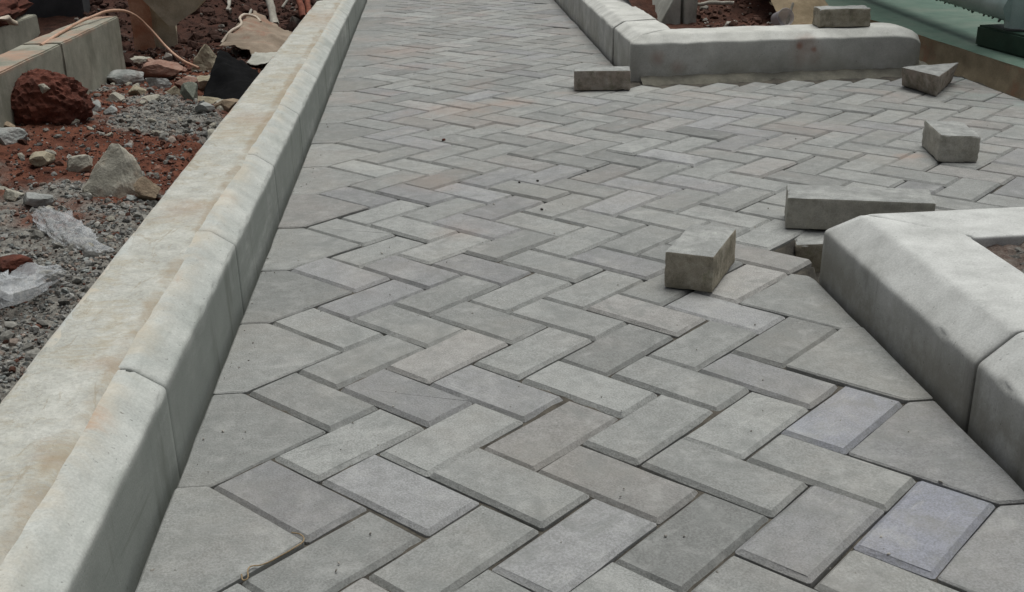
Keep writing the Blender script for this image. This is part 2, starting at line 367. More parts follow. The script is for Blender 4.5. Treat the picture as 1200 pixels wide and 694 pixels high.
WALL_X = 2.085
GAP = 0.0018
whole, cut = [], []                                     # (centre, poly) lists
BR = [np.array(p) for p in ((-0.105 + GAP, -0.0525 + GAP), (0.105 - GAP, -0.0525 + GAP), (0.105 - GAP, 0.0525 - GAP), (-0.105 + GAP, 0.0525 - GAP))]
ANG = math.atan2(EI[1], EI[0])
for i in range(-75, 20):
    for j in range(-75, 20):
        t = (i + j) % 4
        if t == 0: cs = [(i, j), (i + 2, j), (i + 2, j + 1), (i, j + 1)]; ang = ANG
        elif t == 2: cs = [(i, j), (i + 1, j), (i + 1, j + 2), (i, j + 2)]; ang = ANG + math.pi / 2
        else: continue
        P = [LW(*q) for q in cs]; ctr = np.mean(P, axis=0)
        if not (0.55 < ctr[1] < 9.2 and -0.6 < ctr[0] < 3.2): continue
        dl = [a - b for a, b in cs]
        path = min(dl) >= -5 and max(dl) <= 9
        if (i, j) in ((-2, -12), (-2, -10)): path = True
        branch = min(dl) >= -5 and 2.36 < ctr[1] and max(p[1] for p in P) < 4.305 and ctr[0] > 0.6
        if not (path or branch): continue
        if path and not branch and ctr[1] > 4.2 and max(p[0] for p in P) > KR(ctr[1]) - 0.002 and max(dl) > 7:
            pass
        if max(p[0] for p in P) > WALL_X - 0.006:
            poly = [np.array(p) for p in P]
            if area(poly) < 0: poly.reverse()
            poly = clip(inset(poly, GAP), np.array([1.0, 0.0]), WALL_X - 0.008)
            if len(poly) >= 3 and area(poly) > 0.003: cut.append(poly)
            continue
        whole.append((ctr, ang))
def add_hat(pts):
    poly = [np.array(p, float) for p in pts]
    if area(poly) < 0: poly.reverse()
    cut.append(inset(poly, GAP))
for m in range(-24, 5):                                 # cut edge pieces along the left kerb
    a, b, c = LW(-4 + 2 * m, 1 + 2 * m), LW(-2 + 2 * m, 1 + 2 * m), LW(-2 + 2 * m, 3 + 2 * m)
    if a[1] < 0.6: continue
    add_hat([(KL, a[1]), a, b, c, (KL, c[1])])
for k in range(-24, 5):                                 # cut edge pieces along the right kerbs
    a, b, c = LW(2 * k, 2 * k - 9), LW(2 * k, 2 * k - 7), LW(2 * k + 2, 2 * k - 7)
    if a[1] > 2.2 and c[1] < 4.40: continue
    if a[1] < 0.6: continue
    xa, xc = KR(a[1]) - 0.004, KR(c[1]) - 0.004
    if k == 0: pts = [(0.766, 2.035), (0.760, 2.062), a, b, c, (xc, c[1])]
    else: pts = [(xa, a[1]), a, b, c, (xc, c[1])]
    add_hat(pts)

def tint(y, x):
    r = random.random()
    v = random.gauss(0.240, 0.024)
    c = np.array([0.98, 1.0, 0.965])
    if r < 0.16: c = np.array([0.99, 0.998, 1.008])
    elif r < 0.30: c = np.array([1.02, 0.995, 0.955])
    if random.random() < 0.12: v *= 1.12
    if random.random() < 0.10: v *= 0.88
    return c * max(0.15, v)
variants = []
for k in range(14):
    rnd = random.Random(100 + k)
    jig = [p + np.array([rnd.uniform(-0.0011, 0.0011), rnd.uniform(-0.0011, 0.0011)]) for p in BR]
    v, f = paver_geo(jig, rnd, cw=rnd.uniform(0.0055, 0.0072), ch=rnd.uniform(0.0050, 0.0068))
    me = mesh('paver', v, f); me.materials.append(M['paver']); variants.append(me)
whole.sort(key=lambda q: q[0][0] ** 2 + (q[0][1]) ** 2)
def in_view(c): return abs(c[0] - 0.073 * c[1]) < 0.52 * c[1] + 0.15 and c[1] > 0.85
vis = [q for q in whole if in_view(q[0])]; hid = [q for q in whole if not in_view(q[0])]
near_p, far_p = vis[:300], vis[300:] + hid
special = {(5, -3): (0.235, 0.245, 0.285), (3, -5): (0.235, 0.245, 0.275), (0, -10): None}
SPC = []
for (i, j), c in (((5, -3), (0.225, 0.234, 0.274)), ((3, -5), (0.24, 0.25, 0.28)), ((5, -1), (0.215, 0.22, 0.23))):
    SPC.append((np.mean([LW(i, j), LW(i + 1, j + 2)], axis=0), c))
def place_geo(c, ang):
    return (Vector((c[0] + random.uniform(-.0012, .0012), c[1] + random.uniform(-.0012, .0012), random.gauss(0, 0.0011))),
            (random.gauss(0, 0.0045), random.gauss(0, 0.0045), ang + random.choice((0, math.pi)) + random.gauss(0, 0.006)))
for c, ang in near_p:
    o = link('paver', random.choice(variants), None, ground)
    o.location, o.rotation_euler = place_geo(c, ang)
    col = tint(c[1], c[0])
    for sc_, cc in SPC:
        if np.linalg.norm(sc_ - c) < 0.02: col = np.array(cc)
    o.color = (*col, 1)
def joined(name, items, m):
    V, F, T = [], [], []
    for v, f, t in items:
        n = len(V); V += v; F += [tuple(n + q for q in g) for g in f]; T += [(*t, 1)] * len(v)
    me = mesh(name, V, F); at = me.color_attributes.new('tint', 'FLOAT_COLOR', 'POINT')
    at.data.foreach_set('color', np.array(T, np.float32).ravel()); me.materials.append(m); return me
items = []
for c, ang in far_p:
    me = random.choice(variants); loc, rot = place_geo(c, ang)
    mw = Matrix.LocRotScale(loc, Matrix.Rotation(0, 3, 'X').to_euler(), None) @ (Matrix.Rotation(rot[2], 4, 'Z') @ Matrix.Rotation(rot[1], 4, 'Y') @ Matrix.Rotation(rot[0], 4, 'X'))
    items.append(([tuple(mw @ q.co) for q in me.vertices], [tuple(p.vertices) for p in me.polygons], tint(c[1], c[0])))
tag(link('paver_field', joined('paver_field', items, M['paver_attr']), None, ground), kind='stuff')
for poly in cut:
    c = np.mean(poly, axis=0); rnd = random.Random(int(c[1] * 1000))
    v, f = paver_geo([p - c for p in poly], rnd, cw=0.0028, ch=0.0026, amp=0.0012)
    me = mesh('edge_paver', v, f); me.materials.append(M['paver'])
    o = link('edge_paver', me, None, ground)
    o.location = (c[0], c[1], random.gauss(0, 0.001)); o.rotation_euler = (random.gauss(0, .003), random.gauss(0, .003), 0)
    o.color = (*(tint(c[1], c[0]) * 0.93), 1)

# sand bed that fills the joints, with the open hole beside the near kerb
def grid(x0, x1, y0, y1, dx, fz, name):
    nx, ny = int((x1 - x0) / dx) + 1, int((y1 - y0) / dx) + 1
    X = np.linspace(x0, x1, nx); Y = np.linspace(y0, y1, ny)
    v = [(x, y, fz(x, y)) for y in Y for x in X]
    f = [(r * nx + c, r * nx + c + 1, (r + 1) * nx + c + 1, (r + 1) * nx + c) for r in range(ny - 1) for c in range(nx - 1)]
    return mesh(name, v, f, True)
hole_c = LW(-0.2, -11.2)
def bedz(x, y):
    z = -0.0085 + 0.0048 * fbm(x, y, 0, 3, 9) + 0.002 * fbm(x, y, 2, 3, 40)
    if x < -0.355 or (y < 2.06 and x > 0.755) or (y > 4.4 and x > KR(y) - 0.012): z -= 0.03
    if y < 2.42 and x > 0.55:
        li = np.linalg.solve(np.c_[EI, EJ], np.array([x, y]) - O0)
        if (li[0] > -0.9 and li[1] < -9.9 and li[1] > -13) or (li[0] > 0.15 and li[1] < -9.2 and li[1] > -11): z = -0.078 + 0.012 * fbm(x, y, 3, 4, 25)
    if 4.18 < y < 4.5 and x > 0.83: z = min(z, -0.006) + 0.006 * fbm(x, y, 9, 3, 15)
    return z
o = link('sand_bed', grid(-0.40, 2.12, 0.5, 9.2, 0.022, bedz, 'sand_bed'), M['bed']); tag(o, kind='structure')

# ------------------------------------------------------------------ kerbs
def kerb_stone(name, path, prof, m, parent, seed, step=0.016, skew0=0.0, skew1=0.0, wob=0.0005, corner=None):
    """sweep the profile [(offset away from path, z)] along a straight path a->b; the ends may be mitred by skew"""
    a, b = np.array(path[0], float), np.array(path[1], float)
    L = np.linalg.norm(b - a); u = (b - a) / L; nrm = np.array(path[2], float)
    n = max(3, int(L / step)); ts = [0.0, 0.0025 / L] + [k / n for k in range(1, n)] + [1 - 0.0025 / L, 1.0]
    v, f = [], []; m_ = len(prof)
    for q, t in enumerate(ts):
        pull = 0.0022 if q in (0, len(ts) - 1) else 0.0
        for kk, (d, z) in enumerate(prof):
            s0, s1 = min(d, 0.19) * skew0, d * skew1
            along = s0 + t * (L + s1 - s0)
            p = a + u * along
            nn = fbm(p[0] + seed, p[1], z + d, 3, 5) * wob * 1.6 + fbm(p[0], p[1] + seed, z - d, 3, 60) * wob * 0.5
            dd = d + pull * (1 if d < 0.1 else -1) + nn
            zz = z - (pull if z > 0.1 else 0) + (nn * 0.8 if z > 0.0 else 0)
            if kk in CHIP:                              # chipped arrises
                cc = max(0.0, fbm(p[0] + seed * 2, p[1], CHIP[kk], 4, 34) - 0.36) * 0.016 * (2.0 if q in (0, 1, len(ts) - 2, len(ts) - 1) else 1)
                cc = min(cc, 0.003); dd += cc; zz -= cc * 0.7
            v.append((*(p + nrm * dd), zz))
    S = len(ts)
    for q in range(S - 1):
        for k in range(m_ - 1):
            f.append((q * m_ + k, (q + 1) * m_ + k, (q + 1) * m_ + k + 1, q * m_ + k + 1))
    f.append(tuple(range(m_))); f.append(tuple((S - 1) * m_ + k for k in reversed(range(m_))))
    bm = bmesh.new(); bm.from_mesh(mesh('tmp', v, f)); me = bm_mesh(name, bm)
    for p in me.polygons: p.use_smooth = len(p.vertices) == 4
    return link(name, me, m, parent)
def profile(cs):
    """polyline of (offset, z, radius) with rounded corners and support points beside each"""
    out = []
    for k, (d, z, r) in enumerate(cs):
        if r == 0 or k in (0, len(cs) - 1): out.append((d, z)); continue
        p, a, b = np.array((d, z)), np.array(cs[k - 1][:2]), np.array(cs[k + 1][:2])
        u, w_ = (a - p) / np.linalg.norm(a - p), (b - p) / np.linalg.norm(b - p)
        out.append(tuple(p + u * (r * 1.7)))
        for t in (0, 0.25, 0.5, 0.75, 1.0):
            q = (1 - t) ** 2 * (p + u * r) + 2 * t * (1 - t) * p + t * t * (p + w_ * r); out.append(tuple(q))
        out.append(tuple(p + w_ * (r * 1.7)))
    return out
CHIP = {3: 0.0, 4: 0.0, 5: 0.0, 10: 5.0, 11: 5.0, 12: 5.0}
PROF = profile([(0, -0.12, 0), (0.002, 0.118, 0.0055), (0.046, 0.1485, 0.006), (0.191, 0.153, 0.008), (0.197, -0.12, 0)])
kl = empty('kerb', (-0.38, 1.4, 0)); tag(kl, 'long straight grey concrete kerb on the left, muddy on top, between the path and the red soil', 'kerb')
kl_m = Matrix.Translation((-0.38, 1.4, 0)).inverted()
def adopt(o, p):                                        # meshes are written in world space
    o.parent = p; o.matrix_parent_inverse = Matrix.Translation(p.location).inverted(); return o
joints = [0.20, 0.80, 1.428, 2.061, 2.68, 3.30, 3.93, 4.55, 5.17, 5.80, 6.42, 7.05, 7.68, 8.3, 8.9]
for k, (y0, y1) in enumerate(zip(joints[:-1], joints[1:])):
    dx = random.uniform(-0.0015, 0.0015); dz = random.uniform(-0.0007, 0.0007)
    pr = [(d, z + (dz if z > 0 else 0)) for d, z in PROF]
    adopt(kerb_stone('kerb_stone', ((-0.381 + dx, y0 + 0.0015), (-0.381 + dx, y1 - 0.0015), (-1, 0)), pr, M['kerb_old'], None, k * 3.1), kl)
# thin skim of mortar and dirt trowelled over the back of the top
def skim():
    v, f = [], []; nx = 22; ys = np.arange(0.3, 8.7, 0.012)
    for y in ys:
        e = -0.447 + 0.010 * smooth(1.9, 3.2, y) - 0.003 * fbm(y, 0, 2, 4, 3) - 0.003 * fbm(y, 4, 2, 4, 14) + (0.006 if y < 1.9 else 0.0)
        ob = -0.572 + 0.004 * fbm(y, 9, 1, 3, 9)
        for k in range(nx):
            t = k / (nx - 1); x = e + (ob - e) * t
            h = 0.0026 + 0.0022 * fbm(x, y, 0, 5, 22) + 0.0012 * fbm(x, y, 5, 3, 90)
            h *= min(1, t * (6 if y < 1.9 else 2.5)) * min(1, (1 - t) * 9) ** 0.5
            v.append((x, y, 0.1515 + max(h, 0) + (-0.004 if k in (0, nx - 1) else 0)))
    n = len(ys)
    for r in range(n - 1):
        for k in range(nx - 1): f.append((r * nx + k, r * nx + k + 1, (r + 1) * nx + k + 1, (r + 1) * nx + k))
    me = mesh('mortar_skim', v, f, True); me.flip_normals(); return me
adopt(link('mortar_skim', skim(), M['skim']), kl)

# near right kerb: runs to the corner, then turns right round a planting bed
PROFN = profile([(0, -0.12, 0), (0.003, 0.098, 0.007), (0.058, 0.1455, 0.008), (0.187, 0.151, 0.006), (0.192, -0.12, 0)])
kn = empty('kerb', (0.774, 1.6, 0)); tag(kn, 'clean pale kerb in the right foreground, turning a mitred corner round a small planting bed', 'kerb')
CX, CY = 0.774, 2.052
adopt(kerb_stone('kerb_stone', ((CX, 1.409), (CX, CY - 0.001), (1, 0)), PROFN, M['kerb_new'], None, 51, skew1=-1.0), kn)
adopt(kerb_stone('kerb_stone', ((CX + 0.003, 0.80), (CX + 0.003, 1.405), (1, 0)), PROFN, M['kerb_new'], None, 57), kn)
adopt(kerb_stone('kerb_stone', ((CX + 0.003, 0.20), (CX + 0.003, 0.797), (1, 0)), PROFN, M['kerb_new'], None, 58), kn)
PR2 = [(d + (0.056 if d > 0.12 else 0), z + 0.001 * (z > 0)) for d, z in PROFN]
adopt(kerb_stone('kerb_stone', ((CX + 0.0012, CY), (CX + 0.75, CY + 0.012), (0.0, -1.0)), PR2, M['kerb_new'], None, 63, skew0=1.0), kn)
adopt(kerb_stone('kerb_stone', ((CX + 0.753, CY + 0.012), (CX + 1.27, CY + 0.02), (0.0, -1.0)), PR2, M['kerb_new'], None, 64), kn)

# far right kerb: comes towards us along the path, rounds a corner and runs to the ledge
PROFF = profile([(0.001, -0.12, 0), (0.0, 0.028, 0.003), (0.003, 0.143, 0.007), (0.050, 0.171, 0.009), (0.193, 0.174, 0.009), (0.2, -0.12, 0)])
kf = empty('kerb', (1.0, 4.4, 0)); tag(kf, 'stained far kerb on the right, rounding a corner behind a loose block and ending at the ledge', 'kerb')
def kerb_path(name, pts, dirs, inner, prof, m, parent, seed, wob=0.0022, roundend=False):
    v, f = [], []; M_ = len(prof); S = len(pts)
    for q, (p, dr) in enumerate(zip(pts, dirs)):
        pull = 0.003 if q in (0, S - 1) else 0.0
        for d, z in prof:
            if inner is not None and inner[q] is not None:
                c, r = inner[q]; P = c - np.array(dr) * (r - d) if d < r else c + np.array([1.0, 1.0]) * (d - r)
            else:
                P = np.array(p) + np.array(dr) * d
                if inner is not None: P[1 if dr[0] == 1 else 0] = max(P[1 if dr[0] == 1 else 0], (yk if dr[0] == 1 else xk) + d)
            e = S - 1 - q
            if roundend and e < 5:                      # worn, rounded end of the row
                k = [1.0, 0.55, 0.28, 0.1, 0.02][e]
                z2 = z - 0.034 * k if z > 0.1 else z
                P = P + np.array(dr) * (0.03 * k * (1 - 2 * d / 0.2))
            else: z2 = z
            nn = fbm(P[0] + seed, P[1], z + d, 3, 9) * wob * 1.6 + fbm(P[0], P[1] + seed, z - d, 3, 40) * wob * 0.5
            P = P + np.array(dr) * (nn + pull * (1 if d < 0.1 else -1))
            v.append((P[0], P[1], z2 + (nn * 0.8 if z > 0.1 else 0) - (pull if z > 0.1 else 0)))
    for q in range(S - 1):
        for k in range(M_ - 1): f.append((q * M_ + k, (q + 1) * M_ + k, (q + 1) * M_ + k + 1, q * M_ + k + 1))
    f.append(tuple(range(M_))); f.append(tuple((S - 1) * M_ + k for k in reversed(range(M_))))
    bm = bmesh.new(); bm.from_mesh(mesh('tmp', v, f)); me = bm_mesh(name, bm)
    for p in me.polygons: p.use_smooth = len(p.vertices) == 4
    return adopt(link(name, me, m), parent)
r_ = 0.055; xk, yk = 0.806, 4.318
for k, (y0, y1) in enumerate(((4.83, 5.42), (5.424, 6.03), (6.034, 6.63), (6.634, 7.25), (7.254, 7.9), (7.904, 8.5))):
    xo = lambda y: 0.806 + 0.0188 * (y - 4.5)
    adopt(kerb_stone('kerb_stone', ((xo(y0) + random.uniform(-.002, .002), y0), (xo(y1), y1), (1, 0)), PROFF, M['kerb_far'], None, 80 + k, wob=0.002), kf)
pts, dirs, inn = [], [], []
for y in np.linspace(4.826, yk + r_, 14): pts.append((xk + 0.0188 * (y - 4.3), y)); dirs.append((1, 0)); inn.append(None)
for a in np.linspace(0, 90, 8)[0:]:
    ca, sa = math.cos(math.radians(a)), math.sin(math.radians(a))
    pts.append((0, 0)); dirs.append((ca, sa)); inn.append((np.array([xk + r_, yk + r_]), r_))
for x in np.linspace(xk + r_ + 0.03, 1.985, 44): pts.append((x, yk)); dirs.append((0, 1)); inn.append(None)
# arc stations: direction points into the stone, the face sits at c - dir*r
kerb_path('corner_stone', pts, dirs, inn, PROFF, M['kerb_far'], kf, 91, roundend=True)
# ragged mortar bed under the far kerb
def bedding():
    v, f = [], []; xs = np.arange(0.84, 2.02, 0.012); ny = 12
    for x in xs:
        e = 4.245 + 0.025 * fbm(x, 0, 1, 4, 7)
        for k in range(ny):
            t = k / (ny - 1); y = e + (4.46 - e) * t
            z = -0.022 + 0.050 * min(1, t * 2.1) ** 0.7 + 0.005 * fbm(x, y, 1, 4, 22)
            v.append((x, y, min(z, 0.031)))
    n = len(xs)
    for r in range(n - 1):
        for k in range(ny - 1): f.append((r * ny + k, (r + 1) * ny + k, (r + 1) * ny + k + 1, r * ny + k + 1))
    return mesh('mortar_bed', v, f, True)
adopt(link('mortar_bed', bedding(), M['mortar']), kf)

# ------------------------------------------------------------------ loose blocks
def block(name, label, dims, loc, rz, m, seed, tilt=(0, 0), rough_ends=0.0, planes=(), group='loose paving blocks', amp=0.0012, bev=0.006):
    L, W, H = dims; bm = bmesh.new(); bmesh.ops.create_cube(bm, size=1.0)
    bmesh.ops.scale(bm, vec=(L, W, H), verts=bm.verts)
    for co, no in planes:                              # broken faces
        g = bmesh.ops.bisect_plane(bm, geom=bm.verts[:] + bm.edges[:] + bm.faces[:], plane_co=co, plane_no=no, clear_outer=True)
        ed = [e for e in g['geom_cut'] if isinstance(e, bmesh.types.BMEdge)]
        bmesh.ops.edgenet_fill(bm, edges=ed)
    bmesh.ops.bevel(bm, geom=bm.edges[:], offset=bev, segments=2, profile=0.6, affect='EDGES', clamp_overlap=True)
    bmesh.ops.triangulate(bm, faces=[f for f in bm.faces if len(f.verts) > 4])
    for _ in range(3):
        big = [e for e in bm.edges if e.calc_length() > 0.014]
        if big: bmesh.ops.subdivide_edges(bm, edges=big, cuts=1, use_grid_fill=True)
    bm.normal_update()
    for v in bm.verts:
        n = v.normal.copy(); p = v.co
        k = amp
        if rough_ends and abs(p.x) > L * 0.5 - 0.02: k = amp + rough_ends
        v.co += n * (fbm(p.x + seed, p.y, p.z, 4, 26) * amp + fbm(p.x + seed, p.y, p.z, 5, 70) * (k - amp) + fbm(p.x, p.y + seed, p.z, 3, 80) * amp * 0.6 - max(0, fbm(p.x, p.y, p.z + seed, 4, 45) - 0.36) * 0.006)
    bmesh.ops.triangulate(bm, faces=bm.faces[:])
    me = bm_mesh(name, bm); me.transform(Matrix.Translation((0, 0, H / 2)))
    for p in me.polygons: p.use_smooth = True
    me.set_sharp_from_angle(angle=math.radians(28))
    o = link(name, me, m); o.location = loc; o.rotation_euler = (tilt[0], tilt[1], rz)
    return tag(o, label, 'block', group)
Z0 = 0.002
block('paving_block', 'loose mossy-ended block on the path, left of the near kerb corner', (0.20, 0.098, 0.076), (0.541, 2.090, Z0), math.radians(62), M['brick'], 1, rough_ends=0.0)
block('paving_block', 'loose reddish brown block lying crosswise in front of the far kerb corner', (0.212, 0.10, 0.075), (0.667, 4.182, Z0), math.radians(-8), M['brick_red'], 2)
block('paving_block', 'chipped loose block pointing away, alone on the paving of the side branch', (0.195, 0.108, 0.076), (1.478, 2.982, Z0), math.radians(79), M['brick_grey'], 3, rough_ends=0.004, tilt=(0.03, 0))
block('long_block', 'long grey block lying across the hole behind the near kerb corner', (0.32, 0.12, 0.074), (0.974, 2.370, 0.004), math.radians(-17), M['brick_grey'], 5, amp=0.0012)
block('broken_block', 'small broken mossy block sunk in the hole under the long grey block', (0.105, 0.10, 0.075), (0.868, 2.325, -0.079), math.radians(-9), M['brick'], 6, rough_ends=0.004, tilt=(0.05, -0.04), amp=0.003)
block('paving_block', 'rough block lying on top of the far kerb', (0.205, 0.10, 0.072), (1.682, 4.44, 0.1745), math.radians(-3), M['brick'], 8, rough_ends=0.003, amp=0.003)
# triangular offcut by the ledge
def wedge():
    tri_t = [(1.752, 3.985), (2.000, 4.040), (1.802, 3.775)]; c = np.mean(tri_t, axis=0)
    tri_b = [(1.778, 4.02), (1.985, 4.055), (1.812, 3.80)]
    bm = bmesh.new()
    t = [bm.verts.new((p[0] - c[0], p[1] - c[1], 0.077)) for p in tri_t]; b = [bm.verts.new((p[0] - c[0], p[1] - c[1], 0.0)) for p in tri_b]
    bm.faces.new(t); bm.faces.new(b[::-1])
    for k in range(3): bm.faces.new((t[k], b[k], b[(k + 1) % 3], t[(k + 1) % 3]))
    bmesh.ops.bevel(bm, geom=bm.edges[:], offset=0.005, segments=2, profile=0.6, affect='EDGES')
    bmesh.ops.triangulate(bm, faces=bm.faces[:])
    for _ in range(3):
        big = [e for e in bm.edges if e.calc_length() > 0.016]
        if big: bmesh.ops.subdivide_edges(bm, edges=big, cuts=1)
    bmesh.ops.triangulate(bm, faces=bm.faces[:])
    bm.normal_update()
    for v in bm.verts: v.co += v.normal * fbm(v.co.x, v.co.y, v.co.z, 4, 30) * 0.003
    me = bm_mesh('wedge_block', bm, True); o = link('wedge_block', me, M['brick_red']); o.location = (c[0], c[1], Z0)
    tag(o, 'triangular cut piece of paving block lying by the foot of the ochre ledge', 'block', 'loose paving blocks')
wedge()

# ------------------------------------------------------------------ soil left of the kerb
def soilz(x, y):
    z = 0.085 + 0.010 * fbm(x, y, 0, 5, 3.2) + 0.011 * fbm(x, y, 4, 5, 11) + 0.005 * fbm(x, y, 8, 3, 45)
    z += 0.07 * math.exp(-((x + 1.16) ** 2 / 0.10 + (y - 3.2) ** 2 / 0.30))        # heap against the wall
    z += 0.03 * smooth(-0.75, -1.1, x) * smooth(2.2, 1.4, y)
    z -= 0.05 * smooth(-0.65, -0.59, x) * smooth(0.5, 2.0, y)
    z -= 0.16 * math.exp(-((x + 0.68) ** 2 / 0.012 + (y - 3.98) ** 2 / 0.03))      # pit by the black plastic
    z += 0.30 * smooth(5.0, 7.2, y) * smooth(-0.75, -1.2, x)                        # bank rising at the back
    if x < -1.27: z -= 0.30 * smooth(-1.27, -1.42, x) * smooth(5.2, 4.7, y)         # trench behind the wall
    if x < -2.0: z += 0.35 * smooth(-2.0, -2.4, x)
    return z
def soil_mix(x, y):
    e2 = lambda cx, cy, sx, sy: math.exp(-((x - cx) ** 2 / sx + (y - cy) ** 2 / sy))
    g = smooth(0.0, 0.42, 0.85 * fbm(x, y, 3, 5, 3.4) - 0.03 + 0.75 * smooth(2.62, 2.2, y) + 0.60 * e2(-0.77, 3.42, 0.03, 0.10) + 0.3 * e2(-0.95, 2.6, 0.03, 0.03)
               - 0.5 * e2(-1.02, 3.1, 0.03, 0.12) - 0.45 * e2(-0.74, 2.93, 0.02, 0.03) - 0.55 * smooth(3.75, 4.2, y))
    d = smooth(4.4, 5.2, y)
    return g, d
def soil():
    X = np.concatenate([np.linspace(-3.2, -1.5, 60), np.linspace(-1.48, -0.575, 115)]); Y = np.concatenate([np.linspace(0.6, 5.2, 460), np.linspace(5.23, 10.0, 110)])
    v = [(x, y, soilz(x, y)) for y in Y for x in X]; nx = len(X)
    f = [(r * nx + c, r * nx + c + 1, (r + 1) * nx + c + 1, (r + 1) * nx + c) for r in range(len(Y) - 1) for c in range(nx - 1)]
    me = mesh('soil', v, f, True); at = me.color_attributes.new('mixw', 'FLOAT_COLOR', 'POINT')
    cols = np.zeros((len(v), 4), np.float32); cols[:, 3] = 1
    for k, p in enumerate(v): cols[k, 0], cols[k, 1] = soil_mix(p[0], p[1])
    at.data.foreach_set('color', cols.ravel()); return me
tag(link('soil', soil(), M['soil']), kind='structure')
gp = mesh('ground', [(-300, -300, -0.3), (300, -300, -0.3), (300, 300, -0.3), (-300, 300, -0.3)], [(0, 1, 2, 3)])
tag(link('ground', gp, M['earth']), kind='structure')

# grit and crumbs lying on the soil and the paving
ICO = bmesh.new(); bmesh.ops.create_icosphere(ICO, subdivisions=1, radius=1.0)
ICO_V = np.array([v.co[:] for v in ICO.verts]); ICO_F = np.array([[v.index for v in f.verts] for f in ICO.faces]); ICO.free()
def scatter(name, n, zone, size, colf, zf, m, seed, flat=0.65):
    rng = np.random.default_rng(seed); V = np.zeros((n, len(ICO_V), 3), np.float32); T = np.zeros((n, 4), np.float32); T[:, 3] = 1; k = 0
    while k < n:
        x, y = zone(rng)
        s = size(rng, x, y)
        c = colf(rng, x, y)
        if c is None: continue
        a = rng.uniform(0, 6.28, 3); R = np.array(Matrix.Rotation(a[0], 3, 'Z') @ Matrix.Rotation(a[1], 3, 'X') @ Matrix.Rotation(a[2], 3, 'Y'))
        q = ICO_V * rng.uniform(0.62, 1.15, (len(ICO_V), 1)) * np.array([1.0, rng.uniform(0.55, 0.95), rng.uniform(0.4, 0.8)])
        q = q @ R.T * s; q[:, 2] *= flat + 0.2
        V[k] = q + np.array([x, y, zf(x, y) + s * 0.15]); T[k, :3] = c; k += 1
    F = (ICO_F[None] + (np.arange(n) * len(ICO_V))[:, None, None]).reshape(-1, 3)
    me = bpy.data.meshes.new(name); me.from_pydata(V.reshape(-1, 3).tolist(), [], F.tolist()); me.update()
    at = me.color_attributes.new('tint', 'FLOAT_COLOR', 'POINT'); at.data.foreach_set('color', np.repeat(T, len(ICO_V), 0).ravel())
    me.materials.append(m); o = link(name, me); return tag(o, None, None, None, 'stuff')
def z_left(rng):
    y = 1.2 + 3.9 * rng.random() ** 1.3; x = -0.585 - (0.12 + 0.28 * y * rng.random()) * rng.random() ** 0.8
    return max(x, -1.6), y
def c_left(rng, x, y):
    g, d = soil_mix(x, y)
    if rng.random() < 0.18 + 0.68 * g * (1 - d):
        v = rng.uniform(0.08, 0.30); w_ = rng.random()
        return (v, v * 0.985, v * 0.93) if w_ < 0.6 else ((v * 0.9, v * 0.95, v * 0.92) if w_ < 0.8 else (v, v * 0.82, v * 0.70))
    if rng.random() < 0.55: return None
    v = rng.uniform(0.04, 0.14); return (v, v * 0.48, v * 0.35)
s_left = lambda rng, x, y: min(0.022, 0.0022 + rng.exponential(0.0019)) * (1.0 + 0.12 * max(0, y - 2))
g1 = scatter('gravel', 20000, z_left, s_left, c_left, soilz, M['gravel'], 3)
tag(g1, 'fine grey grit and red crumbs over the soil left of the kerb', 'gravel')

def grid_zone(r):
    y = 0.95 + 4.0 * r.random() ** 1.5; x = r.uniform(-0.37, 0.76) if (r.random() < 0.75 or y < 2.5) else r.uniform(0.7, 2.0)
    if r.random() < 0.2: x = -0.366 + 0.06 * r.random() ** 2
    return x, y
g4 = scatter('grit', 600, grid_zone, lambda r, x, y: 0.0008 + min(0.0035, r.exponential(0.0007)),
             lambda r, x, y: tuple(r.uniform(0.20, 0.42) * np.array([1, 0.95, 0.86])), lambda x, y: 0.0002, M['gravel'], 21)
tag(g4, 'tiny grains of grit strewn over the paving', 'grit')
def c_rub(r, x, y):
    v = r.uniform(0.12, 0.30); w_ = r.random()
    return (v, v * 0.97, v * 0.88) if w_ < 0.65 or soil_mix(x, y)[0] > 0.5 else (v * 0.8, v * 0.42, v * 0.31)
g5 = scatter('rubble', 420, z_left, lambda r, x, y: r.uniform(0.008, 0.02), c_rub, soilz, M['gravel'], 23)
tag(g5, 'broken bits of mortar and brick among the grit left of the kerb', 'rubble')
g3 = scatter('gravel', 2600, lambda r: (r.uniform(-1.7, -0.6), r.uniform(4.4, 7.5)), lambda r, x, y: min(0.05, 0.006 + r.exponential(0.010)),
        lambda r, x, y: tuple(r.uniform(0.025, 0.10) * np.array([1, 0.55, 0.43])) if r.random() < 0.93 else tuple(r.uniform(0.12, 0.26) * np.array([1, 0.9, 0.8])), soilz, M['gravel'], 14)
tag(g3, 'dark red clods and crumbs on the bank at the back left', 'clods')

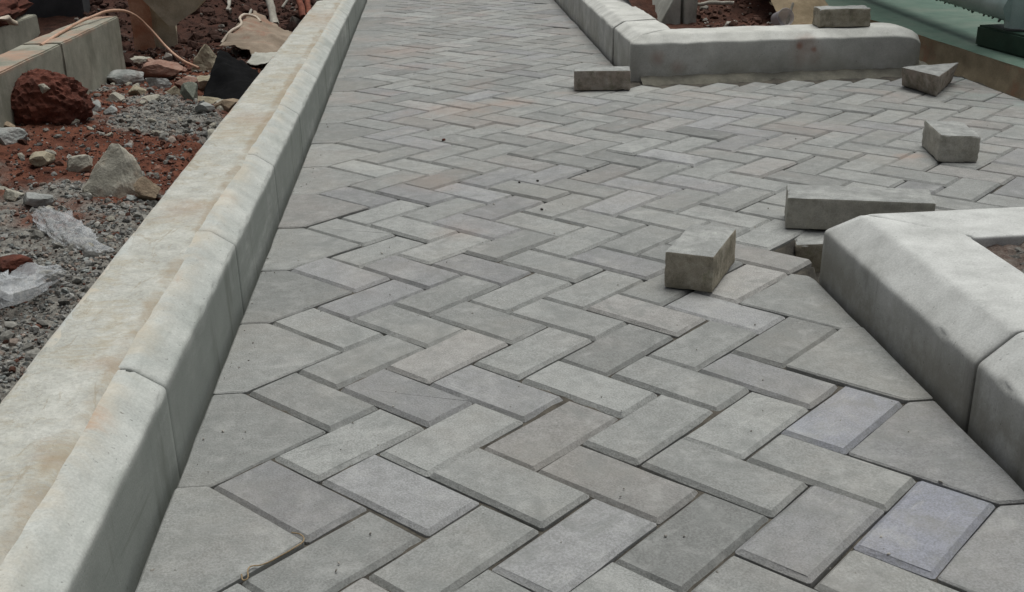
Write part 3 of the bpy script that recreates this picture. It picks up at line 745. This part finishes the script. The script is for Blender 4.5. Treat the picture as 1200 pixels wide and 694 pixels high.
# ------------------------------------------------------------------ stones and rubble
def rock_mesh(name, dims, seed, cuts=15, sub=4, depth=0.50, amp=0.05, pts=None):
    rnd = random.Random(seed); bm = bmesh.new()
    if pts is not None:
        for p in pts: bm.verts.new(p)
        bmesh.ops.convex_hull(bm, input=bm.verts)
        bmesh.ops.triangulate(bm, faces=bm.faces[:])
        bmesh.ops.bevel(bm, geom=bm.edges[:], offset=min(dims) * 0.05, segments=1, affect='EDGES', clamp_overlap=True)
        bmesh.ops.triangulate(bm, faces=bm.faces[:])
        for _ in range(3):
            big = [e for e in bm.edges if e.calc_length() > max(dims) * 0.09]
            if big: bmesh.ops.subdivide_edges(bm, edges=big, cuts=1)
            bmesh.ops.triangulate(bm, faces=bm.faces[:])
        s = max(dims)
        bm.normal_update()
        for v in bm.verts: v.co += v.normal * s * (0.035 * fbm(v.co.x + seed, v.co.y, v.co.z, 4, 3 / s) + 0.012 * fbm(v.co.x, v.co.y + seed, v.co.z, 3, 12 / s))
        me = bm_mesh(name, bm)
    else:
        bmesh.ops.create_icosphere(bm, subdivisions=sub, radius=1.0)
        pl = []
        for _ in range(cuts):
            n = Vector((rnd.gauss(0, 1), rnd.gauss(0, 1), rnd.gauss(0, 1))).normalized(); pl.append((n, rnd.uniform(depth, 0.86)))
        for v in bm.verts:
            p = v.co.copy()
            for n, d in pl:
                e = p.dot(n) - d
                if e > 0: p -= n * e * 0.98
            p *= 1 + amp * fbm(p.x + seed, p.y, p.z, 4, 2.2) + amp * 0.7 * fbm(p.x, p.y + seed, p.z, 3, 8)
            v.co = Vector((p.x * dims[0] / 2, p.y * dims[1] / 2, p.z * dims[2] / 2))
        me = bm_mesh(name, bm)
        zs = min(v.co.z for v in me.vertices); me.transform(Matrix.Translation((0, 0, -zs * 0.8)))
    for p in me.polygons: p.use_smooth = False
    return me
def stone(label, x, y, dims, m, seed, rz=0.0, dz=0.0, tilt=(0, 0), name='stone', group='stones and rubble beside the kerb', cat='stone', pts=None, **kw):
    me = rock_mesh(name, dims, seed, pts=pts, **kw); o = link(name, me, M[m])
    o.location = (x, y, soilz(x, y) - 0.006 + dz); o.rotation_euler = (tilt[0], tilt[1], rz)
    return tag(o, label, cat, group)
# big pale pointed stone: flat sloping face towards us
stone('big pale pointed stone with a flat face leaning by the kerb, largest on the soil', -0.735, 2.60, (0.15, 0.10, 0.13), 'rock_pale', 11,
      pts=[(-0.082, -0.035, 0.025), (-0.05, -0.055, -0.02), (0.02, -0.06, -0.02), (0.055, -0.045, 0.0), (0.062, 0.02, 0.02), (-0.03, 0.05, 0.0), (-0.012, 0.012, 0.128), (0.018, 0.006, 0.126), (0.044, 0.0, 0.078)])
stone('brown rounded lump under the right foot of the big pale pointed stone', -0.662, 2.545, (0.085, 0.075, 0.075), 'rock_brown', 12, 0.4, -0.012)
stone('narrow dark-sided slab of stone tilted left of the big pointed stone', -0.868, 2.77, (0.10, 0.05, 0.06), 'rock_pale', 13, 0.55, 0.0, (0.0, -0.35))
for q_, (lab, x_, y_, dm, mt, sd) in enumerate((
        ('pale concrete chunk against the kerb, right of the grey grit patch', -0.625, 3.22, (0.085, 0.07, 0.06), 'rock_pale', 71),
        ('pale concrete chunk against the kerb, level with the brown stone', -0.70, 3.52, (0.07, 0.055, 0.045), 'rock_grey', 72),
        ('tan broken chunk between the long grey-green stone and the clay lump', -0.985, 3.86, (0.095, 0.07, 0.055), 'rock_yellow', 73),
        ('pale flat chunk lying in front of the whitish wedge stone', -0.905, 3.70, (0.08, 0.06, 0.04), 'rock_pale', 74),
        ('broken grey chunk at the lower left, above the long plastic strip', -0.905, 2.52, (0.075, 0.06, 0.05), 'rock_grey', 75),
        ('tan chunk on the red soil left of the narrow tilted slab', -0.97, 2.80, (0.07, 0.055, 0.045), 'rock_yellow', 76),
        ('pink brick fragment behind the flat pink slab', -1.07, 4.46, (0.09, 0.07, 0.06), 'rock_pink', 77),
        ('pale chunk at the foot of the beige boulder, kerb side', -0.69, 3.74, (0.06, 0.05, 0.04), 'rock_pale', 78))):
    stone(lab, x_, y_, dm, mt, sd, q_ * 0.8)
lump = stone('dark red clay lump with a pale stone stuck in it, against the wall', -1.075, 3.22, (0.225, 0.18, 0.205), 'clay', 14, 0.3, -0.045, cuts=5, sub=5, amp=0.13, name='clay_lump', cat='clay', group=None, depth=0.8)
stone('pale stone embedded high in the dark red clay lump', -1.055, 3.155, (0.05, 0.05, 0.04), 'rock_pale', 15, 0.2, 0.085)
stone('smooth grey stone at the left edge, below the wall and the clay lump', -1.125, 2.98, (0.14, 0.10, 0.075), 'rock_grey', 16, -0.3, -0.02)
stone('long pale grey-green stone lying in front of the wall end', -1.085, 4.11, (0.185, 0.10, 0.075), 'rock_grey', 17, 0.1)
stone('whitish wedge stone right of the long grey-green one', -0.955, 4.03, (0.11, 0.08, 0.068), 'rock_grey', 18, -0.2)
stone('flat pink slab of stone behind the whitish wedge stone', -1.00, 4.28, (0.20, 0.14, 0.085), 'rock_pink', 19, 0.1)
stone('beige boulder beside the black plastic sheet', -0.755, 3.88, (0.165, 0.13, 0.125), 'rock_yellow', 20, 0.5, -0.01)
stone('angular yellowish stone standing behind the beige boulder', -0.855, 4.42, (0.115, 0.09, 0.115), 'rock_yellow', 21, 0.2, pts=[(-0.06, -0.03, 0.0), (0.03, -0.04, 0.0), (0.06, 0.0, 0.0), (0.04, 0.05, 0), (-0.05, 0.04, 0), (0.012, -0.01, 0.115), (0.045, 0.0, 0.055), (-0.04, -0.02, 0.06)])
stone('low beige stone between the boulder and the angular yellowish stone', -0.80, 4.12, (0.125, 0.10, 0.085), 'rock_yellow', 22, -0.3)
stone('reddish stone wedged left of the beige boulder', -0.852, 4.02, (0.11, 0.08, 0.06), 'rock_pink', 23, 0.3)
stone('dark greenish stone in front of the beige boulder', -0.795, 3.78, (0.085, 0.07, 0.075), 'rock_green', 24, 0.9)
stone('small yellowish stone left of the dark greenish stone', -0.865, 3.86, (0.06, 0.05, 0.055), 'rock_yellow', 25, 0.1)
stone('brown stone touching the kerb in front of the black plastic', -0.640, 3.60, (0.10, 0.085, 0.06), 'rock_brown', 26, 0.2, 0.01)
stone('pale angular chip right of the clay lump', -1.005, 3.42, (0.05, 0.045, 0.05), 'rock_grey', 27, 0.6)
stone('pale round stone behind and right of the clay lump', -1.005, 3.66, (0.062, 0.05, 0.045), 'rock_pale', 28, 0.2)
stone('grey chip lying below the pale angular chip', -0.945, 3.36, (0.055, 0.04, 0.04), 'rock_grey', 29, 0.9)
stone('flat whitish stone at the foot of the planks', -1.17, 4.62, (0.13, 0.09, 0.05), 'rock_pale', 30, 0.1)
stone('small pinkish stone in front of the cable end', -0.955, 4.36, (0.075, 0.06, 0.05), 'rock_pink', 31, 0.3)
stone('grey stone at the left edge of the grit patch', -1.04, 2.62, (0.07, 0.06, 0.05), 'rock_grey', 32, 0.5)
stone('pale stone half buried left of the clear plastic film', -0.965, 2.56, (0.06, 0.05, 0.04), 'rock_pale', 33, 0.1)
stone('brownish stone at the left edge above the grit patch', -1.155, 3.08, (0.06, 0.06, 0.05), 'rock_brown', 34, 0.1)
stone('grey stone hard against the kerb, right of the big pointed stone', -0.603, 2.56, (0.055, 0.05, 0.045), 'rock_grey', 35, 0.4, 0.035)
stone('pale pebble on the red soil behind the big pointed stone', -0.835, 2.98, (0.045, 0.025, 0.02), 'rock_pale', 36, -0.6)
stone('dark reddish clod at the left edge beside the crumpled bag', -0.80, 2.05, (0.10, 0.06, 0.05), 'clay', 37, -0.4, name='clod', cat='clod')

SMALL = [rock_mesh('small_stone', (1.0, 0.8, 0.62), 200 + k, sub=2) for k in range(5)]
for me in SMALL: me.materials.append(M['rock_pale'])
rs = random.Random(5); cnt = 0
while cnt < 46:
    y = rs.uniform(1.75, 4.3); x = rs.uniform(-1.12, -0.61)
    if y < 2.5 and x < -0.37 - 0.2 * y: continue
    o = link('small_stone', rs.choice(SMALL)); sz = rs.uniform(0.022, 0.042); o.location = (x, y, soilz(x, y) - sz * 0.10)
    o.scale = (sz, sz, sz); o.rotation_euler = (rs.uniform(-.4, .4), rs.uniform(-.4, .4), rs.uniform(0, 6.28)); cnt += 1
    tag(o, 'small pale broken stone among the grit and red soil left of the kerb', 'stone', 'small broken stones on the soil')

# ------------------------------------------------------------------ concrete wall and trench edge, left
def slab_part(name, x0, x1, y0, y1, z0, z1, m, parent, seed, end_slope=0.0, amp=0.004, lean=0.0):
    bm = bmesh.new(); bmesh.ops.create_cube(bm, size=1.0)
    for v in bm.verts:
        t = v.co.z + 0.5
        v.co = Vector((x0 + (v.co.x + 0.5) * (x1 - x0), (y0 if v.co.y < 0 else y1 - end_slope * t), z0 + t * (z1 - z0)))
    if lean:
        for v in bm.verts:
            if v.co.z > (z0 + z1) / 2 and v.co.x < (x0 + x1) / 2: v.co.x += lean
    bmesh.ops.bevel(bm, geom=bm.edges[:], offset=0.004, segments=2, affect='EDGES')
    for _ in range(4):
        big = [e for e in bm.edges if e.calc_length() > 0.045]
        if big: bmesh.ops.subdivide_edges(bm, edges=big, cuts=1, use_grid_fill=True)
    bmesh.ops.triangulate(bm, faces=bm.faces[:]); bm.normal_update()
    for v in bm.verts: v.co += v.normal * amp * (fbm(v.co.x + seed, v.co.y, v.co.z, 4, 7) + 0.4 * fbm(v.co.x, v.co.y + seed, v.co.z, 3, 30))
    me = bm_mesh(name, bm, True); me.set_sharp_from_angle(angle=math.radians(35))
    return adopt(link(name, me, m), parent)
wl = empty('concrete_wall', (-1.21, 3.7, 0)); tag(wl, 'low weathered concrete wall on the left, behind the dark red clay lump', 'wall')
slab_part('panel', -1.272, -1.151, 1.2, 3.648, -0.25, 0.301, M['wall'], wl, 1)
slab_part('panel', -1.270, -1.148, 3.652, 4.385, -0.25, 0.303, M['wall'], wl, 2, 0.02)
w2 = empty('concrete_wall', (-1.9, 4.8, 0)); tag(w2, 'short stretch of concrete wall in the far left corner, topped with red soil', 'wall')
slab_part('panel', -1.98, -1.80, 3.3, 5.45, -0.25, 0.205, M['wall'], w2, 5)
w3 = empty('concrete_wall', (-1.95, 5.75, 0)); tag(w3, 'dark concrete wall across the trench at the back left', 'wall')
slab_part('panel', -2.35, -1.66, 5.70, 5.82, -0.3, 0.62, M['dark_wall'], w3, 7)
tag(link('soil_heap', rock_mesh('soil_heap', (0.26, 1.5, 0.16), 61, cuts=4, sub=4, amp=0.14, depth=0.8), M['clay']), 'red soil heaped on the short wall in the far left corner', 'soil').location = (-1.92, 4.85, 0.17)

# ------------------------------------------------------------------ planks, sticks, wires, litter on the left
def board(name, label, dims, loc, rot, m, cat, seed, jag=0.0, group=None):
    L, W, T = dims; n = int(L / 0.02); v, f = [], []
    cs = [(-0.5, -0.5), (-0.2, -0.52), (0.15, -0.48), (0.5, -0.5), (0.5, 0.5), (0.1, 0.52), (-0.25, 0.48), (-0.5, 0.5)]
    for k in range(n + 1):
        t = k / n
        for a, b in cs:
            j = jag * fbm(a * 3 + seed, 0, 0, 3, 3) if k in (0, n) else 0
            e = 1 + 0.10 * fbm(t * 4, a + seed, b, 3, 1.6)
            v.append((a * W * e, b * T * e, t * L + j))
    q = len(cs)
    for k in range(n):
        for c in range(q): f.append((k * q + c, k * q + (c + 1) % q, (k + 1) * q + (c + 1) % q, (k + 1) * q + c))
    f.append(tuple(reversed(range(q)))); f.append(tuple(n * q + c for c in range(q)))
    o = link(name, mesh(name, v, f), m); o.location = loc; o.rotation_euler = rot
    return tag(o, label, cat, group)
board('plank', 'upright rust-stained wooden plank behind the wall end', (0.75, 0.085, 0.03), (-1.215, 5.0, 0.02), (0.05, -0.02, 0.2), M['rust_wood'], 'plank', 1)
board('plank', 'upright grey-brown plank leaning beside the rust-stained one', (0.6, 0.11, 0.03), (-1.14, 5.03, 0.06), (0.04, 0.03, 0.1), M['plank'], 'plank', 2)
board('plank', 'broken board end with a ragged edge hanging across the top of the planks', (0.5, 0.20, 0.03), (-1.13, 4.93, 0.27), (0.15, 0.95, 0.1), M['plank'], 'plank', 3, 0.06)
def tube(name, pts, r, m, seg=7, taper=1.0, wob=0.0, seed=0):
    cu = bpy.data.curves.new(name, 'CURVE'); cu.dimensions = '3D'; cu.bevel_depth = r; cu.bevel_resolution = 2; cu.resolution_u = 6; cu.use_fill_caps = True
    sp = cu.splines.new('BEZIER'); sp.bezier_points.add(len(pts) - 1)
    for k, (b, p) in enumerate(zip(sp.bezier_points, pts)):
        b.co = p; b.handle_left_type = b.handle_right_type = 'AUTO'; b.radius = 1 - (1 - taper) * k / max(1, len(pts) - 1)
    tmp = bpy.data.objects.new('tmp', cu); C.objects.link(tmp)
    dg = bpy.context.evaluated_depsgraph_get(); me = bpy.data.meshes.new_from_object(tmp.evaluated_get(dg)); bpy.data.objects.remove(tmp)
    me.name = name; me.materials.clear(); me.materials.append(m)
    if wob:
        for v in me.vertices:
            n = fbm(v.co.x + seed, v.co.y, v.co.z, 3, 14) * wob; v.co.x += n; v.co.z += n
    return link(name, me)
tag(tube('cable', [(-1.20, 3.62, 0.302), (-1.215, 3.9, 0.308), (-1.20, 4.2, 0.32), (-1.155, 4.36, 0.325), (-1.115, 4.45, 0.30), (-1.075, 4.52, 0.235), (-1.015, 4.50, 0.165), (-0.945, 4.42, 0.125), (-0.865, 4.33, 0.105)], 0.0052, M['cable']),
    'beige cable draped over the wall end and down onto the rubble', 'cable')
tag(tube('stick', [(-1.93, 4.55, 0.27), (-1.78, 4.68, 0.27), (-1.68, 4.85, 0.24)], 0.016, M['cord'], taper=0.6, wob=0.02), 'crooked brown stick on the short wall in the far left corner', 'stick')
tag(tube('cord', [(-0.85, 4.78, 0.135), (-0.83, 4.92, 0.165), (-0.80, 5.03, 0.18), (-0.815, 5.12, 0.20), (-0.78, 5.22, 0.195), (-0.73, 5.14, 0.175)], 0.006, M['cord']), 'short pale cord curling over the muddy sack', 'cord')
tag(tube('stick', [(-0.735, 5.62, 0.10), (-0.76, 5.75, 0.19), (-0.81, 5.95, 0.33), (-0.83, 6.05, 0.42)], 0.021, M['stick_pale'], taper=0.9, wob=0.008), 'thick whitish stick leaning in the dark soil by the kerb', 'stick')
tag(tube('twig', [(-0.715, 5.85, 0.16), (-0.68, 5.9, 0.21), (-0.665, 5.95, 0.27)], 0.007, M['stick_pale']), 'thin whitish twig right of the thick whitish stick', 'stick')
tag(tube('twig', [(-0.86, 5.5, 0.11), (-0.84, 5.55, 0.16), (-0.835, 5.6, 0.18)], 0.006, M['stick_pale']), 'short whitish twig left of the thick whitish stick', 'stick')
tag(tube('twig', [(-1.12, 6.1, 0.24), (-1.02, 6.0, 0.20), (-0.97, 5.8, 0.15)], 0.008, M['stick_pale'], wob=0.02), 'pale root sticking from the dark bank behind the muddy sack', 'root')
tag(tube('stick', [(-0.60, 5.72, 0.12), (-0.645, 5.95, 0.24), (-0.69, 6.2, 0.38)], 0.018, M['stick_red'], wob=0.006), 'red stick leaning against the kerb, left one of the pair', 'stick')
tag(tube('stick', [(-0.575, 5.78, 0.13), (-0.61, 6.0, 0.25), (-0.655, 6.25, 0.40)], 0.016, M['stick_red'], wob=0.006), 'red stick leaning against the kerb, right one of the pair', 'stick')
tag(tube('stick', [(-0.555, 6.2, 0.15), (-0.585, 6.4, 0.26), (-0.61, 6.6, 0.38)], 0.02, M['plank'], wob=0.004), 'beige stick resting on the kerb right of the red sticks', 'stick')

def sheet(name, label, cat, corners, nu, nv, amp, freq, m, seed, lift=0.0, smoothm=True, ragged=0.0):
    a, b, c, d = [np.array(p, float) for p in corners]; v, f = [], []
    for r in range(nv):
        for q in range(nu):
            s, t = q / (nu - 1), r / (nv - 1)
            if ragged:
                s = s + ragged * fbm(t * 5, seed, 0, 3, 1) * (1 if q in (0, nu - 1) else 0); t = t + ragged * fbm(s * 5, seed + 4, 0, 3, 1) * (1 if r in (0, nv - 1) else 0)
            p = (a * (1 - s) + b * s) * (1 - t) + (d * (1 - s) + c * s) * t
            n1 = fbm(p[0] + seed, p[1], p[2], 4, freq); rid = abs(fbm(p[0], p[1] + seed, p[2], 3, freq * 0.7))
            v.append((p[0] + amp * 0.5 * n1, p[1] + amp * 0.5 * fbm(p[0], p[1], p[2] + seed, 3, freq), p[2] + amp * (n1 + 1.3 * (0.4 - rid)) + lift * math.sin(math.pi * min(1, max(0, s))) * math.sin(math.pi * min(1, max(0, t)))))
    for r in range(nv - 1):
        for q in range(nu - 1): f.append((r * nu + q, r * nu + q + 1, (r + 1) * nu + q + 1, (r + 1) * nu + q))
    o = link(name, mesh(name, v, f, smoothm), m)
    md = o.modifiers.new('thickness', 'SOLIDIFY'); md.thickness = 0.0016
    return tag(o, label, cat)
sheet('plastic_sheet', 'crumpled black plastic sheet in the pit between the boulder and the kerb', 'plastic sheet', [(-0.80, 3.80, 0.0), (-0.595, 3.68, 0.01), (-0.585, 4.12, 0.10), (-0.765, 4.26, 0.19)], 40, 40, 0.016, 9, M['black'], 2, 0.02, ragged=0.04)
sheet('cement_sack', 'flattened muddy brown cement sack behind the black plastic', 'sack', [(-0.845, 4.66, 0.135), (-0.60, 4.55, 0.105), (-0.575, 5.10, 0.12), (-0.80, 5.42, 0.19)], 40, 40, 0.016, 7, M['sacking'], 5, 0.02, ragged=0.06)
sheet('paper_scrap', 'greenish grey scrap of paper under the edge of the muddy sack', 'paper', [(-0.70, 4.42, 0.10), (-0.62, 4.36, 0.10), (-0.59, 4.55, 0.12), (-0.69, 4.60, 0.12)], 18, 18, 0.008, 14, M['slab'], 8, 0.01, ragged=0.05)
def film(name, label, spine, rad, m, seed, flat=0.5):
    """crumpled tube of plastic film along a spine"""
    n, k = 46, 36; v, f = [], []; sp = [np.array(p, float) for p in spine]
    for q in range(n):
        t = q / (n - 1) * (len(sp) - 1); i0 = min(int(t), len(sp) - 2); p = sp[i0] + (sp[i0 + 1] - sp[i0]) * (t - i0); d = sp[i0 + 1] - sp[i0]; d = d / np.linalg.norm(d)
        sd = np.array([-d[1], d[0], 0]); sd /= np.linalg.norm(sd)
        rr = rad[min(i0, len(rad) - 1)] * (1 - (t - i0)) + rad[min(i0 + 1, len(rad) - 1)] * (t - i0)
        for a in range(k):
            an = 2 * math.pi * a / k
            e = 1 + 0.30 * fbm(q * 0.12, math.cos(an) * 1.2, math.sin(an) * 1.2 + seed, 4, 1.3) + 0.22 * abs(fbm(q * 0.1, math.cos(an) * 3, math.sin(an) * 3 + seed, 3, 1.0))
            c = p + sd * rr * e * math.cos(an) + np.array([0, 0, 1]) * rr * e * flat * (math.sin(an) + 0.7)
            v.append(c)
    for q in range(n - 1):
        for a in range(k): f.append((q * k + a, q * k + (a + 1) % k, (q + 1) * k + (a + 1) % k, (q + 1) * k + a))
    return tag(link(name, mesh(name, v, f, False), m), label, 'plastic bag', 'clear plastic bags')
film('plastic_bag', 'long strip of crumpled clear plastic lying on the grit beside the kerb', [(-0.875, 2.45, 0.085), (-0.80, 2.33, 0.085), (-0.73, 2.22, 0.08), (-0.66, 2.14, 0.075)], [0.02, 0.036, 0.036, 0.02], M['bag'], 1, 0.45)
film('plastic_bag', 'crumpled clear plastic bag at the left edge, nearest to us', [(-0.90, 1.84, 0.10), (-0.80, 1.84, 0.10), (-0.735, 1.86, 0.10), (-0.715, 1.93, 0.10), (-0.71, 2.0, 0.09)], [0.06, 0.05, 0.04, 0.035, 0.022], M['bag'], 6, 0.6)

# ------------------------------------------------------------------ behind the far right kerb: slab, soil, litter, earth bank
def soil_r(x, y):
    z = 0.115 + 0.014 * fbm(x, y, 0, 5, 5) + 0.012 * fbm(x, y, 4, 4, 16)
    z += 0.22 * smooth(4.9, 6.2, y)
    return z
def patch(name, x0, x1, y0, y1, nx, ny, zf, m, mixf=None):
    X = np.linspace(x0, x1, nx); Y = np.linspace(y0, y1, ny); v = [(x, y, zf(x, y)) for y in Y for x in X]
    f = [(r * nx + c, r * nx + c + 1, (r + 1) * nx + c + 1, (r + 1) * nx + c) for r in range(ny - 1) for c in range(nx - 1)]
    me = mesh(name, v, f, True)
    if mixf:
        at = me.color_attributes.new('mixw', 'FLOAT_COLOR', 'POINT'); at.data.foreach_set('color', np.array([(*mixf(p[0], p[1]), 0, 1) for p in v], np.float32).ravel())
    return tag(link(name, me, m), kind='structure')
patch('soil', 0.99, 1.66, 4.50, 9.5, 60, 200, soil_r, M['soil'], lambda x, y: (0.10, 0.6))
patch('soil', 0.955, 2.04, 0.2, 1.83, 80, 110, lambda x, y: 0.136 + 0.012 * fbm(x, y, 0, 5, 8) + 0.012 * fbm(x, y, 5, 4, 30), M['soil'], lambda x, y: (0.75 + 0.3 * fbm(x, y, 1, 3, 9), 0.35))
scatter('gravel', 1800, lambda r: (r.uniform(0.97, 1.4), r.uniform(1.2, 1.80)), lambda r, x, y: min(0.018, 0.003 + r.exponential(0.004)),
        lambda r, x, y: tuple(r.uniform(0.06, 0.24) * np.array([1, 0.96, 0.88])), lambda x, y: 0.130 + 0.014 * fbm(x, y, 0, 5, 8), M['gravel'], 11).__setitem__('label', 'dark grit in the planting bed inside the near kerb')
scatter('gravel', 900, lambda r: (r.uniform(1.22, 1.62), r.uniform(4.55, 6.2)), lambda r, x, y: min(0.03, 0.004 + r.exponential(0.007)),
        lambda r, x, y: tuple(r.uniform(0.04, 0.16) * np.array([1, 0.55, 0.42])) if r.random() < 0.86 else tuple(r.uniform(0.2, 0.4) * np.array([1, 0.95, 0.85])), soil_r, M['gravel'], 12).__setitem__('label', 'red crumbs and chips behind the far kerb')
sl_ = empty('concrete_slab', (1.1, 5.05, 0)); tag(sl_, 'upright broken concrete slab standing behind the far kerb', 'slab')
slab_part('slab_face', 1.035, 1.166, 5.06, 6.5, 0.05, 0.28, M['slab'], sl_, 21, amp=0.004, lean=0.122)
slab_part('slab_edge', 1.180, 1.238, 5.045, 5.6, -0.1, 0.50, M['slab'], sl_, 22, amp=0.004)
def bank(x, y):
    return 0.06 + (0.06 + 0.40 * smooth(4.62, 5.6, y)) * smooth(1.99, 1.72, x) + 0.02 * fbm(x, y, 2, 5, 6)
patch('earth_bank', 1.55, 2.06, 4.48, 9.5, 50, 160, bank, M['earth'])
def cup():
    v, f = [], []; n = 24; pr = [(0.0, 0.0), (0.026, 0.0), (0.028, 0.004), (0.036, 0.085), (0.039, 0.087), (0.0375, 0.089), (0.034, 0.083), (0.0255, 0.006), (0.0, 0.005)]
    for r, z in pr:
        for k in range(n): v.append((r * math.cos(2 * math.pi * k / n), r * math.sin(2 * math.pi * k / n), z))
    for a in range(len(pr) - 1):
        for k in range(n): f.append((a * n + k, a * n + (k + 1) % n, (a + 1) * n + (k + 1) % n, (a + 1) * n + k))
    o = link('plastic_cup', mesh('plastic_cup', v, f, True), M['cup']); o.location = (1.515, 4.76, 0.165); o.rotation_euler = (1.35, 0.1, 0.15)
    tag(o, 'discarded clear plastic cup lying behind the far kerb', 'cup')
cup()
tag(tube('stick', [(1.545, 4.70, 0.155), (1.575, 4.73, 0.235)], 0.006, M['stick_pale']), 'thin pale stick standing behind the far kerb right of the cup', 'stick')
tag(tube('root', [(1.24, 5.1, 0.20), (1.32, 5.12, 0.205), (1.42, 5.10, 0.20)], 0.008, M['stick_pale'], wob=0.01), 'pale root lying across the red soil behind the far kerb', 'root')

# ------------------------------------------------------------------ raised green floor, ledge and gate on the right
fl = empty('painted_floor', (2.2, 4.5, 0)); tag(fl, 'raised floor slab painted green, its edge an ochre ledge', 'floor', None, 'structure')
def floor_geo():
    ny = 220; Y = np.linspace(0.2, 12, ny)
    v, f = [], []
    for y in Y:
        e = WALL_X + 0.035 + 0.006 * fbm(y, 0, 3, 4, 5); r = 0.006 * fbm(y, 3, 3, 3, 9)
        v += [(e, y, 0.092), (e + 0.02, y, 0.098), (9.0, y, 0.098)]
    for k in range(ny - 1):
        for c in range(2): f.append((k * 3 + c, k * 3 + c + 1, (k + 1) * 3 + c + 1, (k + 1) * 3 + c))
    return mesh('floor_top', v, f, True)
adopt(link('floor_top', floor_geo(), M['floor']), fl)
def ledge_geo():
    ny = 300; Y = np.linspace(0.2, 12, ny); v, f = [], []; nz = 9
    for y in Y:
        e = WALL_X + 0.035 + 0.006 * fbm(y, 0, 3, 4, 5)
        for k in range(nz):
            t = k / (nz - 1); v.append((e - 0.035 * (1 - t) ** 2 + 0.004 * fbm(y, t, 2, 4, 14), y, -0.06 + t * 0.152))
    for r in range(ny - 1):
        for k in range(nz - 1): f.append((r * nz + k, r * nz + k + 1, (r + 1) * nz + k + 1, (r + 1) * nz + k))
    return mesh('ledge_face', v, f, True)
adopt(link('ledge_face', ledge_geo(), M['ledge']), fl)
gt = empty('metal_gate', (2.25, 4.3, 0.112)); tag(gt, 'teal metal gate with wire mesh over a dark green plinth in the top right corner', 'gate')
def rbox(name, c, s, m, parent, bev=0.006, rz=0.0):
    bm = bmesh.new(); bmesh.ops.create_cube(bm, size=1.0); bmesh.ops.scale(bm, vec=s, verts=bm.verts)
    bmesh.ops.bevel(bm, geom=bm.edges[:], offset=bev, segments=2, affect='EDGES')
    me = bm_mesh(name, bm); me.transform(Matrix.Translation(c) @ Matrix.Rotation(rz, 4, 'Z')); return adopt(link(name, me, m), parent)
rbox('plinth', (2.40, 4.09, 0.138), (0.40, 0.46, 0.082), M['gate_dark'], gt, 0.008, 0.06)
def part_tube(name, pts, r, m, parent): return adopt(tube(name, pts, r, m), parent)
part_tube('bottom_rail', [(2.235, 4.1, 0.262), (2.31, 4.9, 0.262), (2.44, 6.2, 0.262), (2.6, 8.0, 0.262)], 0.058, M['gate'], gt)
part_tube('post', [(2.25, 4.12, 0.19), (2.25, 4.12, 1.6)], 0.048, M['gate'], gt)
rbox('gate_panel', (2.40, 5.9, 0.85), (0.03, 3.5, 1.1), M['gate'], gt, 0.004, -0.09)
bmw = []
wv, wf = [], []
for k in range(48):
    y = 4.16 + k * 0.055 + random.uniform(-.01, .01); x = 2.225 + 0.1 * (y - 4.1)
    bmw.append((x, y))
for k, (x, y) in enumerate(bmw):
    o = adopt(tube('mesh_wire', [(x + 0.01, y, 0.225), (x - 0.004 + random.uniform(-.004, .004), y + 0.006, 0.214), (x + random.uniform(-.006, .004), y + 0.014, 0.204 + random.uniform(-.005, .005)), (x + 0.012, y + 0.024, 0.212)], 0.0038, M['wire']), gt)

# ------------------------------------------------------------------ crumbs and a leaf on the paving
def crumb(x, y, s, label, m='grit_dark', nm='clod', cat='clod', z=0.001):
    me = rock_mesh(nm, (s, s * 0.7, s * 0.6), int(x * 997 + y * 131), cuts=5, sub=2); o = link(nm, me, M[m]); o.location = (x, y, z); o.rotation_euler = (0, 0, x * 9)
    tag(o, label, cat, 'crumbs on the paving')
crumb(0.045, 3.40, 0.014, 'dark reddish crumb on the path, halfway up and left of centre', 'clay')
crumb(0.235, 2.86, 0.009, 'small dark crumb on a joint of the path, left one of a pair')
crumb(0.285, 2.87, 0.009, 'small dark crumb on a joint of the path, right one of a pair')
crumb(0.268, 2.60, 0.009, 'single dark crumb nearer to us than the pair on the path')
STRAW = [(x, y, 0.0012 + z) for x, y, z in ((-0.2486, 1.1344, 0.001), (-0.243, 1.1235, 0), (-0.2401, 1.1456, 0.003), (-0.2276, 1.1513, 0.001), (-0.2056, 1.1741, -0.002),
         (-0.1914, 1.1873, -0.001), (-0.1811, 1.2013, 0.0), (-0.1865, 1.2134, 0.001), (-0.1978, 1.2185, 0.001))]
tag(tube('straw', STRAW, 0.0009, M['leaf']), 'thin dry straw curled along a paving joint at the bottom left', 'straw')
